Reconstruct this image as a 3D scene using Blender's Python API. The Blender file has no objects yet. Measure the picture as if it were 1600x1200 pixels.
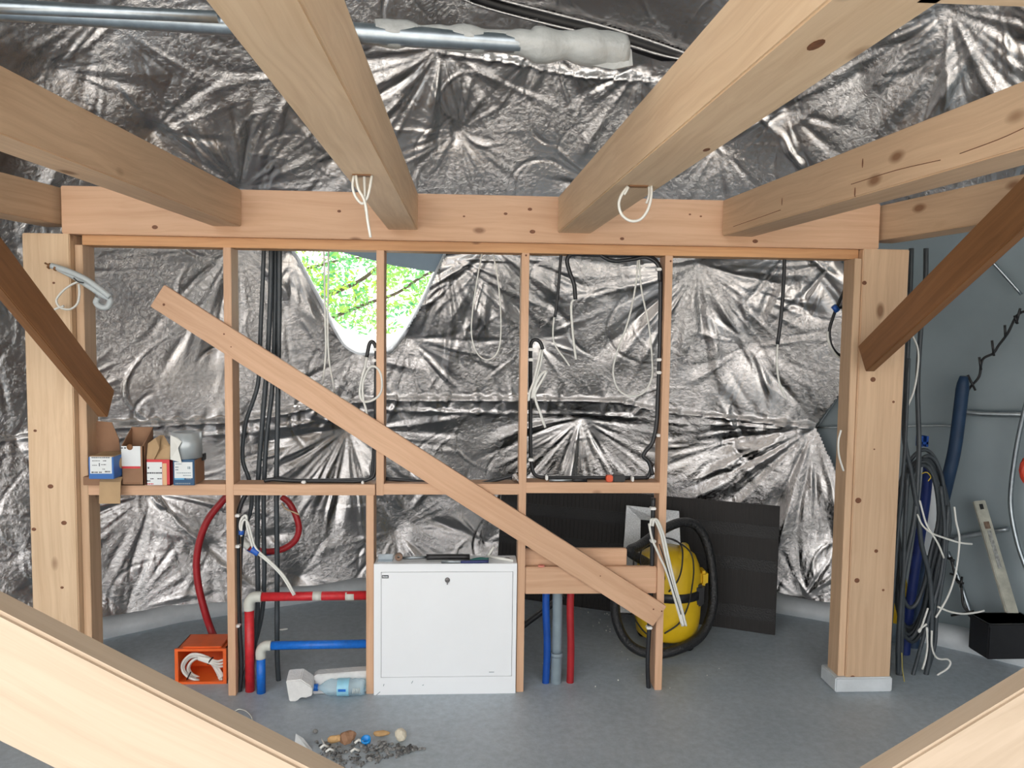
import bpy, bmesh, math, random
import numpy as np
from mathutils import Vector, Matrix

random.seed(7)
rng = np.random.default_rng(11)
SC = bpy.context.scene
COL = SC.collection

# ------------------------------------------------------------------ camera
F_PX, CX, CY = 1200.0, 800.0, 600.0
CAM = Vector((0.0, -3.64, 1.75))
yv = Vector((-65.0, -80.0, 1200.0)).normalized()           # world +Y (into the wall) seen from the camera (right, down, forward)
xv = Vector((1.0, 0.009, 0.054)); xv = (xv - yv * xv.dot(yv)).normalized()
dv = yv.cross(xv)                                           # world down
if dv.y < 0: dv = -dv
zv = -dv
# rows: camera axes in world coordinates
right_w = Vector((xv.x, yv.x, zv.x)); down_w = Vector((xv.y, yv.y, zv.y)); fwd_w = Vector((xv.z, yv.z, zv.z))
cam_d = bpy.data.cameras.new('camera'); cam = bpy.data.objects.new('camera', cam_d); COL.objects.link(cam)
M = Matrix(((right_w.x, -down_w.x, -fwd_w.x), (right_w.y, -down_w.y, -fwd_w.y), (right_w.z, -down_w.z, -fwd_w.z)))
cam.matrix_world = Matrix.Translation(CAM) @ M.to_4x4()
cam_d.sensor_width = 36.0; cam_d.lens = 36.0 * F_PX / 1600.0
cam_d.clip_start = 0.02; cam_d.clip_end = 300
SC.camera = cam

# ------------------------------------------------------------------ world, light, exposure
SC.view_settings.view_transform = 'Standard'; SC.view_settings.look = 'None'
SC.view_settings.gamma = 1.0; SC.view_settings.use_curve_mapping = False
SC.view_settings.exposure = 0.32
W = bpy.data.worlds.new('overcast_sky'); SC.world = W; W.use_nodes = True
bg = W.node_tree.nodes['Background']
bg.inputs['Color'].default_value = (1.0, 0.98, 0.96, 1); bg.inputs['Strength'].default_value = 2.7
sun_d = bpy.data.lights.new('sun', 'SUN'); sun_d.energy = 7.0; sun_d.angle = 0.03; sun_d.color = (1.0, 0.95, 0.88)
sun = bpy.data.objects.new('sun', sun_d); COL.objects.link(sun); sun.location = (8, 0, 9)
sun.rotation_euler = Vector((-1.0, -0.1, -1.2)).to_track_quat('-Z', 'Y').to_euler()
try:
    SC.cycles.max_bounces = 8; SC.cycles.diffuse_bounces = 4; SC.cycles.glossy_bounces = 5
    SC.cycles.transmission_bounces = 6; SC.cycles.transparent_max_bounces = 8
    SC.cycles.sample_clamp_indirect = 6.0; SC.cycles.caustics_reflective = False; SC.cycles.caustics_refractive = False
except Exception:
    pass

# ------------------------------------------------------------------ helpers: pixel rays
def ray(px, py):
    a, b = (px - CX) / F_PX, (py - CY) / F_PX
    return right_w * a + down_w * b + fwd_w
def at(px, py, Y):
    d = ray(px, py); return CAM + d * ((Y - CAM.y) / d.y)
def atz(px, py, Z):
    d = ray(px, py); return CAM + d * ((Z - CAM.z) / d.z)
def atplane(px, py, P, n):
    d = ray(px, py); return CAM + d * ((P - CAM).dot(n) / d.dot(n))
DC = Vector((0.2, -2.18, 0.9)); DR = 3.80
def atdome(px, py, R=DR):
    d = ray(px, py).normalized(); o = CAM - DC
    b = o.dot(d); c = o.length_squared - R * R
    return CAM + d * (-b + math.sqrt(max(b * b - c, 0)))
def azel(p):
    q = p - DC; return math.atan2(q.x, q.y), math.atan2(q.z, math.hypot(q.x, q.y))

# ------------------------------------------------------------------ helpers: objects
PW = {}
def tag(o, label=None, cat=None, group=None, kind=None):
    if label: o['label'] = label
    if cat: o['category'] = cat
    if group: o['group'] = group
    if kind: o['kind'] = kind
    return o
def empty(name, loc, label=None, cat=None, group=None, kind=None):
    o = bpy.data.objects.new(name, None); COL.objects.link(o); o.location = loc; o.empty_display_size = 0.05
    PW[o.name] = Matrix.Translation(Vector(loc))
    return tag(o, label, cat, group, kind)
def link(name, mesh, mat, parent=None, M=None):
    o = bpy.data.objects.new(name, mesh); COL.objects.link(o)
    if mat is not None and not mesh.materials: mesh.materials.append(mat)
    M = M or Matrix.Identity(4)
    if parent is not None:
        o.parent = parent; o.matrix_parent_inverse = PW[parent.name].inverted()
    o.matrix_basis = M
    PW[o.name] = M.copy()
    return o

def spline(pts, n=6, closed=False):
    pts = [Vector(p) for p in pts]
    if len(pts) < 3 or n <= 1: return pts
    out = []; N = len(pts); rngs = N if closed else N - 1
    for i in range(rngs):
        p1, p2 = pts[i], pts[(i + 1) % N]
        p0 = pts[i - 1] if (i > 0 or closed) else p1 * 2 - p2
        p3 = pts[(i + 2) % N] if (i + 2 < N or closed) else p2 * 2 - p1
        for k in range(n):
            t = k / n
            out.append(0.5 * ((2 * p1) + (p2 - p0) * t + (2 * p0 - 5 * p1 + 4 * p2 - p3) * t * t + (3 * p1 - p0 - 3 * p2 + p3) * t ** 3))
    if not closed: out.append(pts[-1])
    return out

class MB:
    def __init__(s): s.v = []; s.f = []; s.sm = []
    def add(s, vs, fs, smooth=False):
        o = len(s.v); s.v += [tuple(v) for v in vs]
        for f in fs: s.f.append(tuple(i + o for i in f)); s.sm.append(smooth)
        return s
    def box(s, lo, hi, M=None):
        (a, b, c), (d, e, f) = lo, hi
        vs = [Vector(p) for p in ((a,b,c),(d,b,c),(d,e,c),(a,e,c),(a,b,f),(d,b,f),(d,e,f),(a,e,f))]
        if M is not None: vs = [M @ v for v in vs]
        return s.add(vs, [(0,3,2,1),(4,5,6,7),(0,1,5,4),(1,2,6,5),(2,3,7,6),(3,0,4,7)])
    def tube(s, pts, r, seg=8, n=6, closed=False, cap=True, flat=1.0):
        P = spline(pts, n, closed); N = len(P)
        rr = r if callable(r) else (lambda t: r)
        t0 = (P[1] - P[0]).normalized()
        ref = Vector((0, 0, 1)) if abs(t0.z) < 0.9 else Vector((1, 0, 0))
        nrm = (ref - t0 * ref.dot(t0)).normalized(); vs = []; fs = []
        for i in range(N):
            if closed: t = (P[(i + 1) % N] - P[i - 1])
            else: t = P[min(i + 1, N - 1)] - P[max(i - 1, 0)]
            t = t.normalized() if t.length > 1e-9 else t0
            nrm = nrm - t * nrm.dot(t)
            nrm = nrm.normalized() if nrm.length > 1e-6 else t.orthogonal().normalized()
            bn = t.cross(nrm); R = rr(i / max(N - 1, 1))
            for k in range(seg):
                a = 2 * math.pi * k / seg
                vs.append(P[i] + nrm * (math.cos(a) * R) + bn * (math.sin(a) * R * flat))
        for i in range(N if closed else N - 1):
            j = (i + 1) % N
            for k in range(seg):
                k2 = (k + 1) % seg
                fs.append((i * seg + k, i * seg + k2, j * seg + k2, j * seg + k))
        s.add(vs, fs, True)
        if cap and not closed:
            o = len(s.v) - len(vs)
            s.f.append(tuple(o + k for k in range(seg))[::-1]); s.sm.append(False)
            s.f.append(tuple(o + (N - 1) * seg + k for k in range(seg))); s.sm.append(False)
        return s
    def lathe(s, prof, M=None, seg=20, smooth=True):
        M = M or Matrix.Identity(4); vs = []; fs = []; n = len(prof)
        for k in range(seg):
            a = 2 * math.pi * k / seg
            for (r, z) in prof: vs.append(M @ Vector((r * math.cos(a), r * math.sin(a), z)))
        for k in range(seg):
            k2 = (k + 1) % seg
            for i in range(n - 1): fs.append((k * n + i, k2 * n + i, k2 * n + i + 1, k * n + i + 1))
        s.add(vs, fs, smooth)
        return s
    def prism(s, poly, ext):          # 3-D polygon extruded by a vector
        poly = [Vector(p) for p in poly]; n = len(poly); ext = Vector(ext)
        vs = poly + [p + ext for p in poly]
        fs = [tuple(range(n))[::-1], tuple(range(n, 2 * n))] + [(i, (i + 1) % n, n + (i + 1) % n, n + i) for i in range(n)]
        return s.add(vs, fs)
    def blob(s, c, r, seed=0, sub=2, rough=0.25, flatz=1.0):
        bm = bmesh.new(); bmesh.ops.create_icosphere(bm, subdivisions=sub, radius=1.0)
        R = random.Random(seed)
        ph = [(Vector((R.uniform(-1, 1), R.uniform(-1, 1), R.uniform(-1, 1))) * 3, R.uniform(0, 6)) for _ in range(5)]
        r = (r, r, r * flatz) if not hasattr(r, '__len__') else r
        vs = []
        for v in bm.verts:
            k = 1 + rough * sum(math.sin(v.co.dot(d) + p) for d, p in ph) / 3
            vs.append(Vector((v.co.x * r[0] * k, v.co.y * r[1] * k, v.co.z * r[2] * k)) + Vector(c))
        bm.verts.index_update(); fs = [tuple(v.index for v in f.verts) for f in bm.faces]; bm.free()
        return s.add(vs, fs, False)
    def mesh(s, name):
        me = bpy.data.meshes.new(name); me.from_pydata(s.v, [], s.f)
        me.polygons.foreach_set('use_smooth', s.sm); me.validate(); me.update()
        bm = bmesh.new(); bm.from_mesh(me); bmesh.ops.recalc_face_normals(bm, faces=bm.faces); bm.to_mesh(me); bm.free()
        return me
    def build(s, name, mat, parent=None, bevel=0.0, M=None):
        me = s.mesh(name)
        if bevel:
            bm = bmesh.new(); bm.from_mesh(me)
            bmesh.ops.bevel(bm, geom=[e for e in bm.edges if e.calc_face_angle(0) > 0.6], offset=bevel, segments=2, affect='EDGES', clamp_overlap=True)
            bm.to_mesh(me); bm.free()
        return link(name, me, mat, parent, M)

# ------------------------------------------------------------------ materials
def newmat(name):
    m = bpy.data.materials.new(name); m.use_nodes = True
    nt = m.node_tree; p = nt.nodes['Principled BSDF']
    return m, nt, p
def N(nt, typ, **kw):
    n = nt.nodes.new(typ)
    for k, v in kw.items():
        if k in n.inputs: n.inputs[k].default_value = v
        else: setattr(n, k, v)
    return n
def plain(name, col, rough=0.5, metal=0.0, var=0.12, scale=14.0, bump=0.0, bscale=60.0, **extra):
    m, nt, p = newmat(name)
    tc = N(nt, 'ShaderNodeTexCoord')
    nz = N(nt, 'ShaderNodeTexNoise', Scale=scale, Detail=4.0, Roughness=0.6); nt.links.new(tc.outputs['Object'], nz.inputs['Vector'])
    rp = N(nt, 'ShaderNodeValToRGB'); rp.color_ramp.elements[0].position = 0.3; rp.color_ramp.elements[1].position = 0.7
    rp.color_ramp.elements[0].color = (*[c * (1 - var) for c in col], 1); rp.color_ramp.elements[1].color = (*[min(1, c * (1 + var)) for c in col], 1)
    nt.links.new(nz.outputs['Fac'], rp.inputs['Fac']); nt.links.new(rp.outputs['Color'], p.inputs['Base Color'])
    p.inputs['Roughness'].default_value = rough; p.inputs['Metallic'].default_value = metal
    for k, v in extra.items(): p.inputs[k.replace('_', ' ')].default_value = v
    if bump:
        nb = N(nt, 'ShaderNodeTexNoise', Scale=bscale, Detail=5.0); nt.links.new(tc.outputs['Object'], nb.inputs['Vector'])
        b = N(nt, 'ShaderNodeBump', Strength=bump, Distance=0.01); nt.links.new(nb.outputs['Fac'], b.inputs['Height']); nt.links.new(b.outputs['Normal'], p.inputs['Normal'])
    return m
def wood(name, dark, light, knot=(0.20, 0.085, 0.035), rough=0.55, grain=1.0, knots=0.055):
    m, nt, p = newmat(name); L = nt.links.new
    tc = N(nt, 'ShaderNodeTexCoord'); oi = N(nt, 'ShaderNodeObjectInfo')
    off = N(nt, 'ShaderNodeVectorMath', operation='SCALE'); off.inputs[0].default_value = (17.3, 9.1, 23.7); L(oi.outputs['Random'], off.inputs['Scale'])
    ad = N(nt, 'ShaderNodeVectorMath', operation='ADD'); L(tc.outputs['Object'], ad.inputs[0]); L(off.outputs[0], ad.inputs[1])
    # slow wander so that the grain bends
    wn = N(nt, 'ShaderNodeTexNoise', Scale=1.6, Detail=2.0); L(ad.outputs[0], wn.inputs['Vector'])
    wm = N(nt, 'ShaderNodeVectorMath', operation='MULTIPLY_ADD'); L(wn.outputs['Color'], wm.inputs[0]); wm.inputs[1].default_value = (0.0, 0.07, 0.07); L(ad.outputs[0], wm.inputs[2])
    mp = N(nt, 'ShaderNodeVectorMath', operation='MULTIPLY'); L(wm.outputs[0], mp.inputs[0]); mp.inputs[1].default_value = (0.9, 26.0, 26.0)
    g = N(nt, 'ShaderNodeTexNoise', Scale=1.6, Detail=5.0, Roughness=0.62, Distortion=0.6); L(mp.outputs[0], g.inputs['Vector'])
    rp = N(nt, 'ShaderNodeValToRGB'); e = rp.color_ramp.elements
    e[0].position = 0.5 - 0.24 / grain; e[0].color = (*dark, 1); e[1].position = 0.5 + 0.14 / grain; e[1].color = (*light, 1)
    L(g.outputs['Fac'], rp.inputs['Fac'])
    # large pale / warm patches
    pn = N(nt, 'ShaderNodeTexNoise', Scale=1.1, Detail=2.0); L(ad.outputs[0], pn.inputs['Vector'])
    pr = N(nt, 'ShaderNodeMapRange'); pr.inputs['From Min'].default_value = 0.3; pr.inputs['From Max'].default_value = 0.7; pr.inputs['To Min'].default_value = 0.88; pr.inputs['To Max'].default_value = 1.08
    L(pn.outputs['Fac'], pr.inputs['Value'])
    pm = N(nt, 'ShaderNodeVectorMath', operation='SCALE'); L(rp.outputs['Color'], pm.inputs[0]); L(pr.outputs['Result'], pm.inputs['Scale'])
    # knots: sparse spots, stretched a little along the board
    kv = N(nt, 'ShaderNodeVectorMath', operation='MULTIPLY'); L(ad.outputs[0], kv.inputs[0]); kv.inputs[1].default_value = (2.6, 5.2, 5.2)
    vo = N(nt, 'ShaderNodeTexVoronoi', Scale=1.0, Randomness=1.0); L(kv.outputs[0], vo.inputs['Vector'])
    kr = N(nt, 'ShaderNodeMapRange'); kr.inputs['From Min'].default_value = knots; kr.inputs['From Max'].default_value = knots * 2.3; kr.inputs['To Min'].default_value = 0.85; kr.inputs['To Max'].default_value = 0.0
    L(vo.outputs['Distance'], kr.inputs['Value'])
    mx = N(nt, 'ShaderNodeMix', data_type='RGBA'); L(kr.outputs['Result'], mx.inputs['Factor']); L(pm.outputs[0], mx.inputs[6]); mx.inputs[7].default_value = (*knot, 1)
    L(mx.outputs[2], p.inputs['Base Color']); p.inputs['Roughness'].default_value = rough
    b = N(nt, 'ShaderNodeBump', Strength=0.12, Distance=0.004); L(g.outputs['Fac'], b.inputs['Height']); L(b.outputs['Normal'], p.inputs['Normal'])
    return m
def foil(name, tint=(0.57, 0.56, 0.56), rough=0.24):
    m, nt, p = newmat(name); L = nt.links.new
    tc = N(nt, 'ShaderNodeTexCoord')
    n1 = N(nt, 'ShaderNodeTexNoise', Scale=34.0, Detail=5.0, Roughness=0.66, Distortion=1.0); L(tc.outputs['Object'], n1.inputs['Vector'])
    v1 = N(nt, 'ShaderNodeTexVoronoi', Scale=34.0, feature='DISTANCE_TO_EDGE'); 
    dm = N(nt, 'ShaderNodeVectorMath', operation='MULTIPLY_ADD'); L(n1.outputs['Color'], dm.inputs[0]); dm.inputs[1].default_value = (0.06, 0.06, 0.06); L(tc.outputs['Object'], dm.inputs[2]); L(dm.outputs[0], v1.inputs['Vector'])
    n2 = N(nt, 'ShaderNodeTexNoise', Scale=3.2, Detail=2.0); L(tc.outputs['Object'], n2.inputs['Vector'])
    am = N(nt, 'ShaderNodeMapRange'); am.inputs['From Min'].default_value = 0.36; am.inputs['From Max'].default_value = 0.66; am.inputs['To Min'].default_value = 0.05; am.inputs['To Max'].default_value = 0.8
    L(n2.outputs['Fac'], am.inputs['Value'])
    b1 = N(nt, 'ShaderNodeBump', Distance=0.009); L(am.outputs['Result'], b1.inputs['Strength']); L(n1.outputs['Fac'], b1.inputs['Height'])
    b2 = N(nt, 'ShaderNodeBump', Strength=0.15, Distance=0.006); L(v1.outputs['Distance'], b2.inputs['Height']); L(b1.outputs['Normal'], b2.inputs['Normal'])
    L(b2.outputs['Normal'], p.inputs['Normal'])
    p.inputs['Base Color'].default_value = (*tint, 1); p.inputs['Metallic'].default_value = 1.0
    rr = N(nt, 'ShaderNodeMapRange'); rr.inputs['To Min'].default_value = rough - 0.08; rr.inputs['To Max'].default_value = rough + 0.10; L(n2.outputs['Fac'], rr.inputs['Value']); L(rr.outputs['Result'], p.inputs['Roughness'])
    return m

MT = {}
MT['pine'] = wood('pine', (0.56, 0.365, 0.225), (0.69, 0.48, 0.31))
MT['pine_pale'] = wood('pine_pale', (0.64, 0.435, 0.265), (0.78, 0.57, 0.375))
MT['pine_white'] = wood('pine_white', (0.46, 0.355, 0.255), (0.55, 0.435, 0.325), knots=0.02)
MT['pine_orange'] = wood('pine_orange', (0.50, 0.25, 0.11), (0.64, 0.35, 0.165), knots=0.03)
MT['pine_pink'] = wood('pine_pink', (0.57, 0.335, 0.20), (0.68, 0.425, 0.27), knots=0.04)
MT['brown_board'] = wood('brown_board', (0.17, 0.075, 0.028), (0.25, 0.115, 0.045), knot=(0.08, 0.03, 0.012), knots=0.03)
MT['foil'] = foil('crinkled_foil')
MT['membrane'] = plain('grey_membrane', (0.23, 0.28, 0.305), 0.42, var=0.08, scale=2.0, bump=0.10, bscale=6.0)
MT['white_strip'] = plain('white_strip', (0.62, 0.66, 0.69), 0.5, var=0.10, scale=9.0)
MT['black_pipe'] = plain('black_conduit', (0.018, 0.020, 0.024), 0.42, var=0.2)
MT['grey_pipe'] = plain('dark_grey_conduit', (0.045, 0.055, 0.064), 0.45, var=0.2)
MT['white_cable'] = plain('white_cable', (0.74, 0.74, 0.70), 0.4, var=0.05)
MT['clip'] = plain('white_clip', (0.80, 0.80, 0.78), 0.45, var=0.05)
MT['red_pipe'] = plain('red_sleeve', (0.56, 0.022, 0.030), 0.4, var=0.15, scale=40, bump=0.15)
MT['red_hose'] = plain('red_hose', (0.36, 0.016, 0.022), 0.4, var=0.15)
MT['blue_pipe'] = plain('blue_sleeve', (0.008, 0.15, 0.60), 0.4, var=0.15, scale=40, bump=0.15)
MT['blue_hose'] = plain('blue_hose', (0.006, 0.07, 0.36), 0.4, var=0.15)
MT['fitting'] = plain('pale_fitting', (0.56, 0.57, 0.52), 0.45, var=0.08)
MT['grey_pvc'] = plain('grey_pvc', (0.22, 0.28, 0.32), 0.4, var=0.08)
MT['white_paint'] = plain('white_enamel', (0.86, 0.885, 0.91), 0.35, var=0.015, scale=4)
MT['steel'] = plain('galvanised_steel', (0.34, 0.38, 0.41), 0.36, 1.0, var=0.15, scale=30)
MT['dark_steel'] = plain('dark_steel', (0.18, 0.17, 0.17), 0.4, 0.9)
def translucent(name, col, f=0.6):
    m = plain(name, col, 0.5, var=0.04); nt = m.node_tree; p = nt.nodes['Principled BSDF']
    t = N(nt, 'ShaderNodeBsdfTranslucent'); t.inputs['Color'].default_value = (*col, 1); x = N(nt, 'ShaderNodeMixShader'); x.inputs[0].default_value = f
    nt.links.new(p.outputs[0], x.inputs[1]); nt.links.new(t.outputs[0], x.inputs[2]); nt.links.new(x.outputs[0], nt.nodes['Material Output'].inputs['Surface']); return m
MT['rim'] = translucent('translucent_white_fabric', (0.88, 0.90, 0.92))
MT['blue_tape'] = plain('blue_tape', (0.015, 0.10, 0.45), 0.45)
MT['black'] = plain('black_plastic', (0.012, 0.012, 0.014), 0.4, var=0.2)
MT['dark_line'] = plain('dark_ink', (0.05, 0.055, 0.065), 0.6)

# ------------------------------------------------------------------ setting: floor, dome
def grid_mesh(name, P, mask, mat, parent=None, smooth=True):
    """P: (rows, cols, 3) numpy points, mask of faces (rows-1, cols-1) kept."""
    nr, nc, _ = P.shape
    idx = np.arange(nr * nc).reshape(nr, nc)
    q = np.stack([idx[:-1, :-1], idx[:-1, 1:], idx[1:, 1:], idx[1:, :-1]], -1)[mask]
    used = np.unique(q); rem = np.full(nr * nc, -1); rem[used] = np.arange(len(used)); q = rem[q]
    me = bpy.data.meshes.new(name)
    me.vertices.add(len(used)); me.vertices.foreach_set('co', P.reshape(-1, 3)[used].astype(np.float32).ravel())
    me.loops.add(q.size); me.loops.foreach_set('vertex_index', q.astype(np.int32).ravel())
    me.polygons.add(len(q)); me.polygons.foreach_set('loop_start', np.arange(0, q.size, 4, dtype=np.int32))
    me.polygons.foreach_set('use_smooth', np.full(len(q), smooth)); me.update(); me.validate()
    return link(name, me, mat, parent)
def in_poly(poly, U, V):
    ins = np.zeros(U.shape, bool); n = len(poly)
    for i in range(n):
        (x1, y1), (x2, y2) = poly[i], poly[(i + 1) % n]
        c = ((y1 > V) != (y2 > V)) & (U < (x2 - x1) * (V - y1) / (y2 - y1 + 1e-12) + x1)
        ins ^= c
    return ins

# floor slab
fl, nt, p = newmat('concrete_floor'); L = nt.links.new
tc = N(nt, 'ShaderNodeTexCoord')
n1 = N(nt, 'ShaderNodeTexNoise', Scale=1.3, Detail=6.0, Roughness=0.65); L(tc.outputs['Object'], n1.inputs['Vector'])
r1 = N(nt, 'ShaderNodeValToRGB'); r1.color_ramp.elements[0].position = 0.3; r1.color_ramp.elements[1].position = 0.72
r1.color_ramp.elements[0].color = (0.36, 0.42, 0.465, 1); r1.color_ramp.elements[1].color = (0.48, 0.54, 0.59, 1); L(n1.outputs['Fac'], r1.inputs['Fac'])
n2 = N(nt, 'ShaderNodeTexNoise', Scale=28.0, Detail=5.0, Roughness=0.7); L(tc.outputs['Object'], n2.inputs['Vector'])
r2 = N(nt, 'ShaderNodeMapRange'); r2.inputs['From Min'].default_value = 0.35; r2.inputs['From Max'].default_value = 0.7; r2.inputs['To Min'].default_value = 0.86; r2.inputs['To Max'].default_value = 1.1; L(n2.outputs['Fac'], r2.inputs['Value'])
s1 = N(nt, 'ShaderNodeVectorMath', operation='SCALE'); L(r1.outputs['Color'], s1.inputs[0]); L(r2.outputs['Result'], s1.inputs['Scale']); L(s1.outputs[0], p.inputs['Base Color'])
p.inputs['Roughness'].default_value = 0.42
bb = N(nt, 'ShaderNodeBump', Strength=0.15, Distance=0.01); L(n2.outputs['Fac'], bb.inputs['Height']); L(bb.outputs['Normal'], p.inputs['Normal'])
mb = MB(); RB = math.sqrt(DR ** 2 - DC.z ** 2)
mb.prism([(DC.x + (RB + 0.12) * math.cos(a * math.pi / 36), DC.y + (RB + 0.12) * math.sin(a * math.pi / 36), -0.12) for a in range(72)], (0, 0, 0.12))
tag(mb.build('floor', fl), 'grey concrete floor slab with dusty smears', kind='structure')
gm = plain('outdoor_ground', (0.66, 0.62, 0.56), 0.9, var=0.3, scale=3)
mb = MB(); mb.prism([(-60, -60, -0.5), (60, -60, -0.5), (60, 60, -0.5), (-60, 60, -0.5)], (0, 0, 0.38))
tag(mb.build('ground', gm), 'ground outside the dome', kind='structure')

# dome polygons, written as points on the dome
def domepoly(pts, R=DR): return [azel(atdome(x, y, R)) for x, y in pts]
OPEN = [(448, 345), (455, 385), (467, 408), (480, 432), (505, 478), (522, 512), (538, 538), (560, 551), (590, 553), (612, 547), (632, 522), (655, 482), (675, 440), (692, 405), (705, 375), (712, 345)]
open_ae = domepoly(OPEN)
SLIT_U = [(640, -62), (700, -40), (765, -6), (860, 20), (960, 46), (1062, 80), (1090, 92)]; SLIT_L = [(1090, 94), (1040, 88), (940, 58), (840, 34), (740, 6), (690, -22), (640, -58)]
slit_ae = domepoly(SLIT_U + SLIT_L)
bare_ae = domepoly([(1305, 360), (1326, 470), (1330, 590), (1272, 668), (1312, 748), (1308, 850), (1296, 1040), (1320, 1180), (1900, 1180), (1950, 400), (1600, 330), (1440, 350)])

NA, NE = 900, 560
A0, A1, E0, E1 = math.radians(-64), math.radians(66), math.asin(-DC.z / DR) + 0.012, math.radians(72)
az = np.linspace(A0, A1, NA); el = np.linspace(E0, E1, NE)
U, V = np.meshgrid(az, el)
H = np.zeros_like(U)
# soft sag of the sheets
for k in range(26):
    fx, fy, ph = rng.uniform(-9, 9), rng.uniform(-9, 9), rng.uniform(0, 6.28)
    H += 0.014 * np.sin(fx * U + fy * V + ph) / (1 + 0.10 * math.hypot(fx, fy))
# crumple: ridged noise in changing directions
for k in range(40):
    f = rng.uniform(20, 85); a = rng.uniform(0, math.pi); ph = rng.uniform(0, 6.28)
    ph2, f2 = rng.uniform(0, 6.28), rng.uniform(3, 9); a2 = rng.uniform(0, math.pi)
    w = np.clip(np.sin(f2 * (math.cos(a2) * U + math.sin(a2) * V) + ph2), 0, 1) ** 2
    H += w * (0.028 / f) * (np.abs(np.sin(f * (math.cos(a) * U + math.sin(a) * V) + ph + 1.5 * np.sin(4 * V + ph2))) - 0.6)
def smooth01(t): t = np.clip(t, 0, 1); return t * t * (3 - 2 * t)
def hub(px, py, n=26, L=0.75, lo=-math.pi, hi=math.pi, amp=0.55, pull=0.05):
    a, e = azel(atdome(px, py)); ca = math.cos(e)
    i0, i1 = np.searchsorted(el, [e - L * 1.3 / DR, e + L * 1.3 / DR]); j0, j1 = np.searchsorted(az, [a - L * 1.3 / DR / ca, a + L * 1.3 / DR / ca])
    if i1 <= i0 or j1 <= j0: return
    u = (U[i0:i1, j0:j1] - a) * ca * DR; v = (V[i0:i1, j0:j1] - e) * DR
    r = np.hypot(u, v); th = np.arctan2(v, u)
    h = pull * np.exp(-r / 0.16)
    for k in range(int(n * 1.9)):
        t0 = rng.uniform(lo, hi); w = rng.uniform(0.022, 0.05) if k % 3 else rng.uniform(0.06, 0.15); Lk = L * rng.uniform(0.45, 1.25)
        s = rng.choice([-1, 1]) * amp * rng.uniform(0.35, 1.0); bend = rng.normal(0, 0.12)
        d = th - t0 - bend * r; d = np.abs((d + math.pi) % (2 * math.pi) - math.pi)
        brk = 0.65 + 0.35 * np.sin(r * rng.uniform(9, 22) + rng.uniform(0, 6.28))
        h += s * brk * w * np.minimum(r, 0.55) * np.clip(1 - d / w, 0, 1) * (1 - smooth01((r / Lk - 0.35) / 0.65)) * smooth01(r / 0.02)
    H[i0:i1, j0:j1] += h
D = math.pi
for args in [
    (375, 380, 30, 0.95), (1090, 418, 40, 0.95, -D, 0.0, 0.7), (1090, 418, 10, 0.5), (908, 655, 40, 0.75, -D, 0, 0.8), (545, 670, 38, 0.95, -D, 0, 0.75), (545, 670, 12, 0.4),
    (1272, 668, 36, 1.05, -D, 0, 0.8), (1272, 668, 10, 0.6, 0, D), (715, 205, 40, 0.5, -D, D, 0.5), (245, 212, 34, 0.55, -D, D, 0.5), (1172, 542, 26, 0.5),
    (836, 530, 24, 0.5), (378, 300, 30, 0.65, 0, D, 0.7), (690, 72, 36, 0.75, -D, 0, 0.7), (770, 385, 30, 0.85, -D, 0, 0.8), (1240, 385, 24, 0.6, -D, 0), (1300, 410, 20, 0.5, D * .75, D * 1.4),
    (1225, 175, 22, 0.6), (160, 30, 26, 0.6, -D, D, 0.6), (30, 395, 20, 0.6), (25, 690, 24, 0.7), (235, 770, 24, 0.9, -D, 0, 0.6), (560, 552, 22, 0.5, -D, D), (640, 530, 22, 0.7, -D, 0.2),
    (700, 400, 20, 0.9, -D * 0.6, 0, 0.8), (455, 400, 16, 0.8, -D * 0.6, 0, 0.6), (1480, 20, 34, 0.9, -D, 0, 0.6), (1560, 10, 24, 0.9, -D, 0, 0.6), (1340, 120, 16, 0.5), (860, 60, 30, 0.5, -D, 0, 0.8),
    (1000, 110, 26, 0.6, -D, 0, 0.7), (950, 300, 20, 0.7), (620, 830, 26, 0.6), (470, 900, 22, 0.6), (760, 850, 24, 0.6), (1130, 690, 20, 0.5, -D, 0, 0.5), (1250, 940, 26, 0.5, 0, D, 0.7),
    (200, 960, 20, 0.6, 0, D, 0.6), (330, 850, 18, 0.5), (60, 930, 18, 0.6), (100, 120, 18, 0.5), (470, 110, 22, 0.6), (1120, 230, 18, 0.5), (520, 250, 20, 0.5)]:
    hub(*args)
def crease(pts, depth=0.03, width=0.02, step=0.0):
    ae = domepoly(pts); best = np.full(U.shape, 9.0); side = np.zeros(U.shape)
    for (x1, y1), (x2, y2) in zip(ae[:-1], ae[1:]):
        dx, dy = x2 - x1, y2 - y1; t = np.clip(((U - x1) * dx + (V - y1) * dy) / (dx * dx + dy * dy), 0, 1)
        d = np.hypot(U - x1 - t * dx, V - y1 - t * dy) * DR; s = np.sign(dx * (V - y1) - dy * (U - x1))
        side = np.where(d < best, s, side); best = np.minimum(best, d)
    wav = 0.55 + 0.45 * np.sin(37 * U + 3 * np.sin(11 * U) + 9 * V) * np.sin(71 * U + 2)
    best2 = np.abs(best + 0.006 * np.sin(95 * U + 5 * np.sin(23 * U)) + 0.004 * np.sin(210 * U))
    H[:] += -depth * wav * np.clip(1 - best2 / width, 0, 1)
    if step: H[:] += -step * np.where(side < 0, np.exp(-best / 0.25), 0)
crease([(0, 690), (160, 665), (370, 655), (490, 634), (600, 622), (790, 622), (970, 626), (1040, 642), (1270, 668)], 0.03, 0.022, 0.035)
crease([(0, 712), (160, 684), (370, 675), (490, 658), (600, 640), (790, 646), (970, 650), (1040, 660), (1270, 672)], 0.02, 0.018)
crease([(240, 775), (345, 880), (480, 975)], 0.035, 0.02, 0.03)
crease([(472, 500), (552, 622), (560, 650)], 0.015, 0.015)
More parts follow.
